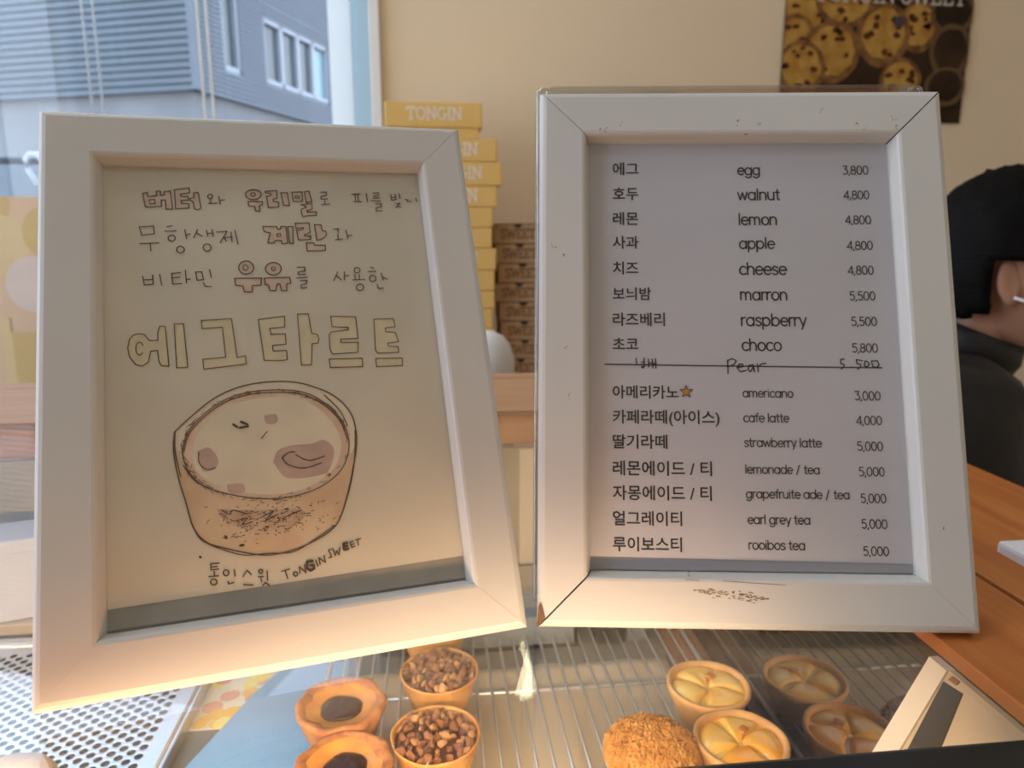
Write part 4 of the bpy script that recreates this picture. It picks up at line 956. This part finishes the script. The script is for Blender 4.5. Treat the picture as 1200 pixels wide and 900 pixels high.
# ================================================================ PICTURE FRAMES
def frame_matrix(o, u, v, s):
    u = Vector(u).normalized(); v = Vector(v); v = (v - u * v.dot(u)).normalized(); n = u.cross(v)
    o = Vector(o) + Vector((0, 0, CZ))
    return Matrix(((u.x * s, v.x * s, n.x * s, o.x), (u.y * s, v.y * s, n.y * s, o.y), (u.z * s, v.z * s, n.z * s, o.z), (0, 0, 0, 1)))
FW, FH, TH = .200, .262, .014
def picture_frame(mtx, gaps):
    """gaps: half width of the mitre gap (m) at BL, BR, TR, TL"""
    t = empty('picture_frame', mat=mtx)
    prof = [(0, -TH), (0, -.0032), (.0006, -.0016), (.0018, -.0006), (.0034, 0), (.0212, 0), (.0224, -.0004), (.0232, -.0014), (.0250, -.0078), (.0252, -TH)]
    def rail(L, W_, ga, gb, place_):
        bm = bmesh.new(); A = []; B = []
        for s, h in prof:
            A.append(bm.verts.new(place_(s + ga, s, h))); B.append(bm.verts.new(place_(L - s - gb, s, h)))
        n = len(prof)
        for i in range(n): bm.faces.new((A[i], A[(i + 1) % n], B[(i + 1) % n], B[i]))
        bm.faces.new(A[::-1]); bm.faces.new(B); bmesh.ops.recalc_face_normals(bm, faces=bm.faces)
        o = obj('frame_rail', bm, M['frame'], t); return o
    bl_, br_, tr_, tl_ = gaps
    rail(FW, 0, bl_, br_, lambda a, b, h: (a, b, h)); rail(FW, 0, tl_, tr_, lambda a, b, h: (a, FH - b, h))
    rail(FH, 0, bl_, tl_, lambda a, b, h: (b, a, h)); rail(FH, 0, br_, tr_, lambda a, b, h: (FW - b, a, h))
    boxobj('backing_board', (.004, FW - .004, .004, FH - .004, -TH - .0005, -TH + .003), M['backing'], t)
    boxobj('inner_mount', (.0248, FW - .0248, .0248, FH - .0248, -.0110, -.0095), M['sheet_grey'], t)
    boxobj('glass_pane', (.0245, FW - .0245, .0245, FH - .0245, -.0072, -.0066), M['pane'], t)
    return t
ZP = -.0079
def sheet(name, t, x0, x1, y0, y1, m, z=ZP, wave=0, yr=None):
    bm = bmesh.new(); n = 24; g = []
    for j in range(n + 1):
        row = []
        for i in range(n + 1):
            fx = i / n; fy = j / n; yy0 = y0 + ((yr - y0) * fx if yr is not None else 0)
            row.append(bm.verts.new((x0 + (x1 - x0) * fx, yy0 + (y1 - yy0) * fy, z)))
        g.append(row)
    for j in range(n):
        for i in range(n): bm.faces.new((g[j][i], g[j][i + 1], g[j + 1][i + 1], g[j + 1][i]))
    return obj(name, bm, m, t)
def read_strokes(txt):
    out = []
    for ln in txt.strip().split('\n'):
        k, wd, *pp = ln.split(' '); out.append((k, float(wd), [tuple(float(c) * .001 for c in p.split(',')) for p in pp]))
    return out

# ---- left frame: the drawing
FL_M = frame_matrix((-.1553, .260, -.1785), (.978, .21, 0), (-.096, .436, .895), 1.0)
fa = picture_frame(FL_M, (.00002, .00006, .00007, .00002))
tag(fa, 'left white picture frame with hand-drawn tart and Korean lettering', 'picture frame', 'white menu frames on the display case')
sheet('under_sheet', fa, .0250, FW - .0250, .0262, FH - .0250, M['paper_draw_edge'], ZP - .0003)
sheet('drawing_sheet', fa, .0250, FW - .0250, .0345, FH - .0250, M['paper_draw'], yr=.0362)
bm = bmesh.new(); PW = .00027
lm = [M['pink'], M['yellowwash'], M['wash1'], M['wash2'], M['wash3'], M['wash4'], M['wash5'], M['pen'], M['penlight'], M['penred']]
zk = 0
lw = bmesh.new()
def catmull(p, closed):
    P = [Vector(q) for q in p]; n = len(P); out = []
    for i in range(n if closed else n - 1):
        a, b, c, d = (P[(i - 1) % n] if closed or i else P[0]), P[i], P[(i + 1) % n], (P[(i + 2) % n] if closed or i + 2 < n else P[-1])
        for k in range(5):
            t = k / 5; out.append(tuple(.5 * ((2 * b) + (c - a) * t + (2 * a - 5 * b + 4 * c - d) * t * t + (3 * b - a - 3 * c + d) * t ** 3)))
    out.append(tuple(P[0] if closed else P[-1])); return out
items = read_strokes(STROKES_L)
items = [(k, wd, catmull(p, False) if k in 'lb' else catmull(p + [p[0]], False)[:-1] if k in '12345' else p) for k, wd, p in items]
for k, wd, p in items:
    z = ZP + .00008
    if k in '12345': zk += 1; polyfill(lw, p, z + zk * .000012, {'1': 2, '2': 3, '3': 4, '4': 5, '5': 6}[k])
    elif k == 'P': polyfill(lw, p, z, 0); stroke(bm, p, PW * 1.0, z + .0003, 9, True)
    elif k == 'Y': polyfill(lw, p, z, 1); stroke(bm, p, PW * .85, z + .0003, 8, True)
    elif k == 'p': stroke(bm, p, PW * wd, z + .0003, 9)
    elif k == 'y': stroke(bm, p, PW * wd, z + .0003, 8)
    elif k == 'b': stroke(bm, p, PW * wd, z + .0003, 9)
    else: stroke(bm, p, PW * wd * .95, z + .00035, 7)
rnd = random.Random(2)
for k in range(200):      # toast flecks on the side of the drawn tart
    x = min(.120, max(.064, rnd.gauss(.0905, .012))); y = min(.072, rnd.gauss(.0640, .0045))
    stroke(bm, [(x, y), (x + rnd.uniform(-.0018, .0018), y + rnd.uniform(-.0008, .0008))], .00014, ZP + .0004, 7 if rnd.random() < .35 else 9)
for k in range(210):      # pencil hatching round the rim of the drawn tart
    a = rnd.choice((rnd.gauss(35, 22), rnd.gauss(185, 25), rnd.uniform(20, 170), rnd.uniform(200, 340)))
    rx_, ry_ = .0357 + rnd.gauss(0, .0007), .0248 + rnd.gauss(0, .0006)
    x = .0911 + rx_ * math.cos(R_(a)); y = .0976 + ry_ * math.sin(R_(a)); t = R_(a + 90 + rnd.uniform(-25, 25)); l_ = rnd.uniform(.0006, .0022)
    stroke(bm, [(x, y), (x + l_ * math.cos(t), y + l_ * .8 * math.sin(t))], .00012, ZP + .0004 + k * 1e-6, 9 if k % 3 else 8)
obj('watercolour_wash', lw, lm, fa); obj('pen_drawing', bm, lm, fa)
boxobj('easel_strut', (.075, .125, .0, .19, -.002, .002), M['backing'], fa).matrix_local = Matrix.Translation((0, .052, -.0165)) @ Matrix.Rotation(R_(0), 4, 'X')

# ---- right frame: the menu
FR_M = frame_matrix((.0435 * 1.0198, .2985 * 1.0198, -.1803), (.991, -.137, 0), (.053, .334, .941), 1.0198)
fb = picture_frame(FR_M, (.00055, .00006, .00040, .00020))
tag(fb, 'right white picture frame with the printed price menu and open mitre joints', 'picture frame', 'white menu frames on the display case')
sheet('under_sheet', fb, .0250, FW - .0250, .0255, FH - .0250, M['sheet_grey'], ZP - .0003)
sheet('menu_sheet', fb, .0250, FW - .0250, .0315, FH - .0250, M['paper_menu'], yr=.0298)
rows = [
('에그',37.2,223.7,13.0,'egg',100.0,222.6,11.1,'3,800',152.4,222.9,12.7),
('호두',37.1,210.5,12.9,'walnut',99.6,209.5,20.8,'4,800',152.2,209.9,12.6),
('레몬',37.0,197.4,12.8,'lemon',99.6,196.5,19.0,'4,800',152.3,196.9,12.6),
('사과',36.9,185.0,12.8,'apple',99.6,184.1,17.3,'4,800',152.5,183.7,12.5),
('치즈',36.8,171.7,12.7,'cheese',99.2,170.9,23.0,'4,800',152.2,171.0,12.5),
('보늬밤',36.6,158.6,19.0,'marron',99.2,157.9,22.9,'5,500',152.4,158.0,12.4),
('라즈베리',36.5,145.6,25.6,'raspberry',99.2,145.0,31.5,'5,500',152.5,145.2,12.3),
('초코',36.4,133.2,12.5,'choco',99.2,132.6,19.0,'5,800',152.2,132.0,12.3),
('아메리카노',36.2,109.5,31.8,'americano',98.8,109.1,24.1,'3,000',152.2,108.6,12.2),
('카페라떼(아이스)',36.1,97.4,51.3,'cafe latte',98.8,97.1,21.6,'4,000',152.3,96.7,12.1),
('딸기라떼',36.0,85.4,26.2,'strawberry latte',98.8,85.2,36.4,'5,000',152.1,84.4,12.0),
('레몬에이드 / 티',35.9,72.7,47.2,'lemonade / tea',98.8,72.5,35.0,'5,000',152.2,72.3,12.0),
('자몽에이드 / 티',35.8,61.0,46.9,'grapefruite ade / tea',98.8,60.9,48.4,'5,000',152.3,59.8,11.9),
('얼그레이티',35.7,49.0,32.7,'earl grey tea',99.2,48.9,29.1,'5,000',152.1,47.9,11.9),
('루이보스티',35.6,37.0,32.5,'rooibos tea',99.2,37.1,26.2,'5,000',152.2,35.4,11.8),
]
bm = bmesh.new(); zt = ZP + .0002
for k, x, y, wd, e, ex, ey, ew, p, px, pyy, pw in rows:
    add_hangul(bm, k, x * .001, y * .001, wd * .001, zt)
    word(bm, e, ex * .001, ey * .001, ew * .001, zt, .088)
    word(bm, p, px * .001, (pyy - .5) * .001, pw * .001, zt, .080)
obj('menu_print', bm, M['ink'], fb)
bm = bmesh.new(); stroke(bm, [(.0326, .1234), (.0990, .1228), (.1660, .1224)], .00030, zt); obj('divider_line', bm, M['ink'], fb)
bm = bmesh.new()
sp_ = [(.0716 + q * math.sin(k * math.pi / 5), .1101 + q * math.cos(k * math.pi / 5)) for k in range(10) for q in [(.0031 if k % 2 == 0 else .0013)]]
polyfill(bm, sp_, zt + .0001, 0); stroke(bm, sp_, .00022, zt + .00015, 1, True); obj('star', bm, [M['star'], M['pen']], fb)
bm = bmesh.new()
for k, wd, p in read_strokes(STROKES_R): stroke(bm, p, .00022 * wd, zt + .0001)
obj('handwriting', bm, M['ink'], fb)
# dirt on the paint
bm = bmesh.new(); rnd = random.Random(11)
SC = [(688, 154, 1), (712, 153, 1), (724, 146, 1), (870, 146, 2), (877, 160, 1), (895, 150, 2), (972, 131, 2), (1013, 150, 1), (1030, 145, 1), (1052, 142, 1), (1054, 150, 1)]
for x, y, s in [(.030, .2415, 1), (.034, .2405, 1), (.041, .2445, 2), (.099, .2440, 2), (.103, .2390, 1), (.110, .2440, 2), (.140, .2505, 3), (.157, .2440, 2), (.161, .2410, 1), (.176, .2460, 2), (.1770, .2420, 2), (.0065, .180, 2), (.0115, .175, 1), (.012, .130, 1), (.014, .106, 2), (.185, .046, 2), (.069, .0245, 2)]:
    for k in range(s + 1):
        dx, dy = rnd.uniform(-.0012, .0012), rnd.uniform(-.0012, .0012)
        stroke(bm, [(x + dx, y + dy), (x + dx + rnd.uniform(-.0012, .0012), y + dy + rnd.uniform(-.0005, .0015))], rnd.uniform(.00008, .0002), .00006, 1)
for k in range(90):
    u = rnd.random(); x = .071 + .034 * u; y = .0175 - .0035 * u + rnd.gauss(0, .0008) * (1 - abs(2 * u - 1) ** 2 + .2)
    stroke(bm, [(x, y), (x + rnd.uniform(.0005, .0018), y + rnd.uniform(-.0003, .0002))], rnd.uniform(.0001, .00028), .00006, 0)
stroke(bm, [(.068, .0222), (.074, .0220)], .00012, .00006, 0); stroke(bm, [(.085, .0220), (.098, .0212), (.113, .0205)], .00014, .00006, 0)
tag(obj('paint_scuffs', bm, [M['scuff'], M['scuffdark']], fb), kind='stuff')
# chipped corner
bm = bmesh.new()
vs = [bm.verts.new(p) for p in ((-.0003, .0006, .0002), (.0030, .0022, .0004), (.0075, .0062, .0003), (.0030, .0150, .0002), (.0010, .0120, .0001))]
f = bm.faces.new(vs); r_ = bmesh.ops.extrude_face_region(bm, geom=[f]); 
for g_ in r_['geom']:
    if isinstance(g_, bmesh.types.BMVert): g_.co.z -= .0012
bmesh.ops.recalc_face_normals(bm, faces=bm.faces)
for v in bm.verts: v.co = Vector((v.co.x * .5, v.co.y * .75, v.co.z))
obj('bare_wood_chip', bm, M['chip'], fb)

# ---- clear acrylic holder behind the right frame
ah = empty('acrylic_stand', mat=FR_M); tag(ah, 'clear acrylic menu holder standing behind the right frame', 'acrylic stand')
for z0, nm in ((-.0175, 'front_panel'), (-.0305, 'back_panel')): boxobj(nm, (.0005, .1985, .0085, .2735, z0, z0 + .001), M['acrylic_pane'], ah)
for x0 in (-.0021, .1935):
    o = boxobj('edge_column', (x0, x0 + .0075, .0085, .2745, -.0305, -.0165), M['acrylic_edge'], ah, .0030, 3); smooth(o)
    o = boxobj('edge_core', (x0 + .0030, x0 + .0042, .0095, .2715, -.0250, -.0225), M['acrylic_edge'], ah)
boxobj('top_edge', (.0054, .1935, .2722, .2745, -.0305, -.0165), M['acrylic_edge'], ah, .0008)

# ================================================================ LAMPS
pl_ = empty('pendant_lamp', (.197, 1.6, CZ + .60)); tag(pl_, 'small glowing cone lamp hanging from ceiling, mirrored in case glass', 'lamp')
bm = bmesh.new(); lathe(bm, [(.002, .0), (.036, .135), (.033, .14)], 24); obj('shade', bm, M['lamp_glow'], pl_, True)
bm = bmesh.new(); tube(bm, [(0, 0, .14), (0, 0, RZ - CZ - .60)], .002, 6); obj('cable', bm, M['dark_plastic'], pl_)
for i, (x, y) in enumerate(((-.7, .45), (1.5, -.7))):  # bodies of the unseen lamps added for room brightness
    c = empty('added_ceiling_lamp', (x, y, RZ)); tag(c, ('added unseen ceiling panel lamp over the display case', 'added unseen ceiling panel lamp over the customer side')[i], 'lamp')
    boxobj('housing', (-.47, .47, -.17, .17, -.05, 0), M['white'], c, .004); boxobj('diffuser', (-.45, .45, -.15, .15, -.055, -.05), M['added_lamp_panel'], c)

# ================================================================ PERSON behind the counter (seen from behind and the side, facing right)
def skin_mesh(name, nodes, edges, m, parent=None, sub=2):
    me = bpy.data.meshes.new(name); me.from_pydata([n[0] for n in nodes], edges, []); o = link(name, me, m, parent)
    sk = o.modifiers.new('skin', 'SKIN'); sk.use_smooth_shade = True
    sv = me.skin_vertices[0].data
    for i, n in enumerate(nodes): sv[i].radius = n[1] if isinstance(n[1], tuple) else (n[1], n[1]); sv[i].use_root = (i == 0)
    ss = o.modifiers.new('sub', 'SUBSURF'); ss.levels = sub; ss.render_levels = sub
    return o
# local frame: +x = facing direction, z up; head centre at (0,0,HZ)
HZ = CZ - .055
pr = empty('person', (.806, .955, 0), rz=R_(-28)); tag(pr, 'person with short black hair and dark jacket facing right behind the counter', 'person')
def head_fn(v):
    x, y, z = v
    # cranium and jaw from a unit sphere
    sx = .098 if x < 0 else .088; p = Vector((x * sx, y * .075, z * .118))
    if z < 0: p.x += .020 * (-z) * (1 if x > -.5 else .6); p.y *= 1 - .28 * (-z); p.x = p.x if x > 0 else p.x * (1 - .35 * (-z)) + .0
    if x > .5 and -.2 < z < .25: p.x -= .006 * (1 - abs(y))
    return p
bm = bmesh.new(); bmesh.ops.create_uvsphere(bm, u_segments=40, v_segments=28, radius=1)
for v in bm.verts: v.co = head_fn(v.co) + Vector((0, 0, HZ))
# nose, lips
for v in bm.verts:
    d = v.co - Vector((.088, 0, HZ - .012)); 
    if v.co.x > .06: v.co.x += .024 * math.exp(-((v.co.y / .012) ** 2) - (((v.co.z - HZ + .022) / .018) ** 2)) + .006 * math.exp(-((v.co.y / .022) ** 2) - (((v.co.z - HZ + .060) / .010) ** 2)) - .006 * math.exp(-(((abs(v.co.y) - .030) / .014) ** 2) - (((v.co.z - HZ) / .012) ** 2))
# torso, neck, arms and legs with the head joined in one mesh
S = HZ - .105
nodes = [((-.06, 0, .92), (.15, .12)), ((-.07, 0, 1.08), (.135, .11)), ((-.075, 0, S - .13), (.12, .10)), ((-.055, 0, S - .03), (.055, .055)), ((-.03, 0, S + .03), (.052, .05)), ((-.012, 0, HZ - .03), (.05, .05)),
  ((-.07, .14, S - .085), (.045, .045)), ((-.07, -.14, S - .085), (.045, .045)), ((-.03, .20, S - .30), .045), ((-.03, -.20, S - .30), .045), ((.17, .17, S - .40), .032), ((.17, -.17, S - .40), .032), ((.235, .16, S - .41), (.03, .016)), ((.235, -.16, S - .41), (.03, .016)),
  ((-.05, .09, .86), .095), ((-.05, -.09, .86), .095), ((-.03, .10, .48), .06), ((-.03, -.10, .48), .06), ((-.05, .10, .09), .042), ((-.05, -.10, .09), .042), ((.07, .10, .035), .034), ((.07, -.10, .035), .034)]
edges = [(0, 1), (1, 2), (2, 3), (3, 4), (4, 5), (2, 6), (2, 7), (6, 8), (7, 9), (8, 10), (9, 11), (10, 12), (11, 13), (0, 14), (0, 15), (14, 16), (15, 17), (16, 18), (17, 19), (18, 20), (19, 21)]
hands = []
tmp = skin_mesh('body_tmp', nodes, edges, M['skin'])
for sgn in (1, -1):
    fn_ = []; fe = []
    root = ((.235, .16 * sgn, S - .41), .014); fn_.append(root)
    for k, (dy, L_) in enumerate(((-.026, .055), (-.009, .066), (.009, .062), (.025, .050))):
        b0 = len(fn_); y = .16 * sgn + dy
        fn_ += [((.275, y, S - .41), .0095), ((.275 + L_ * .55, y, S - .418), .008), ((.275 + L_, y, S - .438), .0065)]; fe += [(0, b0), (b0, b0 + 1), (b0 + 1, b0 + 2)]
    b0 = len(fn_); fn_ += [((.255, (.16 - .04) * sgn, S - .42), .009), ((.285, (.16 - .055) * sgn, S - .43), .007)]; fe += [(0, b0), (b0, b0 + 1)]
    hands.append(skin_mesh('hand_tmp', fn_, fe, M['skin']))
dg = bpy.context.evaluated_depsgraph_get()
for o in [tmp] + hands:
    me = bpy.data.meshes.new_from_object(o.evaluated_get(dg)); bm.from_mesh(me); bpy.data.meshes.remove(me)
for o in [tmp] + hands: bpy.data.objects.remove(o)
body = obj('body', bm, M['skin'], pr, True)
# ears
for sgn in (1, -1):
    bm = bmesh.new(); bmesh.ops.create_uvsphere(bm, u_segments=24, v_segments=16, radius=1)
    for v in bm.verts:
        x, y, z = v.co; rr = math.hypot(x, z)
        dish = -.35 * max(0, 1 - rr * 1.5) if y * sgn > 0 else 0
        v.co = Vector((x * .017 * (1 - .25 * (z < 0) * -z), (y * .006 + sgn * dish * .010), z * .031))
    e = obj('ear', bm, M['skin'], pr, True); e.location = (-.012, .0745 * sgn, HZ - .012); e.rotation_euler = (0, R_(-12), R_(-22 * sgn))
# eyes
for sgn in (1, -1):
    bm = bmesh.new(); bmesh.ops.create_uvsphere(bm, u_segments=16, v_segments=10, radius=.011); e = obj('eye', bm, M['mask'], pr, True); e.location = (.072, .030 * sgn, HZ)
# hair: cap over the cranium, longer at the nape
bm = bmesh.new(); bmesh.ops.create_uvsphere(bm, u_segments=64, v_segments=48, radius=1)
kill = []
for v in bm.verts:
    x, y, z = v.co; p = Vector((x * (.122 if x < 0 else .108), y * .096, z * .135 + (.004 if z > 0 else 0)))
    lo = -.50 + .03 * math.sin(y * 20) if x < -.1 else -.10
    if x > .25: lo = .15
    if abs(y) > .45 and -.24 < x < .34: lo = max(lo, .06)
    if z < lo: kill.append(v)
    p += p.normalized() * (.004 * noise.noise(Vector((x * 14, y * 14, z * 2))) + .002 * noise.noise(Vector((x * 40, y * 40, z * 4))))
    v.co = p + Vector((0, 0, HZ + .006))
bmesh.ops.delete(bm, geom=kill, context='VERTS')
hr_ = obj('hair', bm, M['hair'], pr, True); md = hr_.modifiers.new('s', 'SOLIDIFY'); md.thickness = .022; md.offset = -1
# face mask and strap
bm = bmesh.new(); bmesh.ops.create_uvsphere(bm, u_segments=32, v_segments=24, radius=1); kill = []
for v in bm.verts:
    x, y, z = v.co
    if x < .35 or z > .05 or z < -.85: kill.append(v)
    v.co = Vector((x * .128, y * .080, z * .105 + HZ - .005))
bmesh.ops.delete(bm, geom=kill, context='VERTS'); mk_ = obj('face_mask', bm, M['mask'], pr, True); md = mk_.modifiers.new('s', 'SOLIDIFY'); md.thickness = .002
bm = bmesh.new()
for sgn in (1, -1): tube(bm, [(.055, .070 * sgn, HZ - .060), (.020, .080 * sgn, HZ - .038), (-.006, .083 * sgn, HZ - .030)], .0022, 6)
obj('mask_strap', bm, M['mask'], pr, True)
# jacket: padded body, collar, sleeves
jn = [((-.065, 0, .86), (.17, .15)), ((-.075, 0, 1.05), (.155, .14)), ((-.08, 0, S - .10), (.17, .145)), ((-.060, 0, S - .055), (.095, .090)),
  ((-.075, .155, S - .065), (.085, .08)), ((-.075, -.155, S - .065), (.085, .08)), ((-.035, .215, S - .30), .068), ((-.035, -.215, S - .30), .068), ((.15, .18, S - .395), .05), ((.15, -.18, S - .395), .05)]
je = [(0, 1), (1, 2), (2, 3), (2, 4), (2, 5), (4, 6), (5, 7), (6, 8), (7, 9)]
jk = skin_mesh('jacket_tmp', jn, je, M['jacket'])
dg = bpy.context.evaluated_depsgraph_get(); me = bpy.data.meshes.new_from_object(jk.evaluated_get(dg)); bpy.data.objects.remove(jk)
for v in me.vertices:
    n_ = v.normal; z = v.co.z
    v.co += n_ * (.008 * abs(math.sin(z * 34 + 2.5 * noise.noise(v.co * 6))) + .010 * noise.noise(v.co * 11))
link('jacket', me, M['jacket'], pr, True)
bm = bmesh.new(); lathe(bm, [(.064, 0), (.070, .02), (.066, .045), (.058, .045), (.060, .01)], 32, fn=lambda p: Vector((p.x * 1.02 + p.z * .25, p.y, p.z + .38 * -p.x)), cap0=False, cap1=False)
cl = obj('collar', bm, M['jacket'], pr, True); cl.location = (-.045, 0, S - .020)
bm = bmesh.new()
for sgn in (1, -1):
    tube(bm, [(-.05, .09 * sgn, .90), (-.03, .10 * sgn, .48), (-.05, .10 * sgn, .10)], [.125, .08, .06], 20)
obj('trousers', bm, M['jacket'], pr, True)
bm = bmesh.new()
for sgn in (1, -1): box(bm, -.10, .16, .10 * sgn - .05, .10 * sgn + .05, 0, .09, bev=.03, seg=3)
obj('shoes', bm, M['dark_plastic'], pr, True)
# white paper on a staff-side shelf at the right edge
sh = empty('staff_shelf', (.46, .62, 0)); tag(sh, 'narrow wooden staff shelf just behind the case side rail', 'shelf')
boxobj('shelf_board', (-.11, .10, -.28, .16, GT - .075, GT - .055), M['wood_y'], sh, .002)
for x in (-.10, .08):
    for y in (-.27, .14): boxobj('leg', (x, x + .02, y, y + .02, 0, GT - .075), M['wood_y'], sh)
wp = boxobj('folded_paper', (.392, .47, .37, .440, GT - .0548, GT - .028), M['white_plastic'], None, .003); tag(wp, 'folded white paper stack at the right edge, behind the wood rail', 'paper')
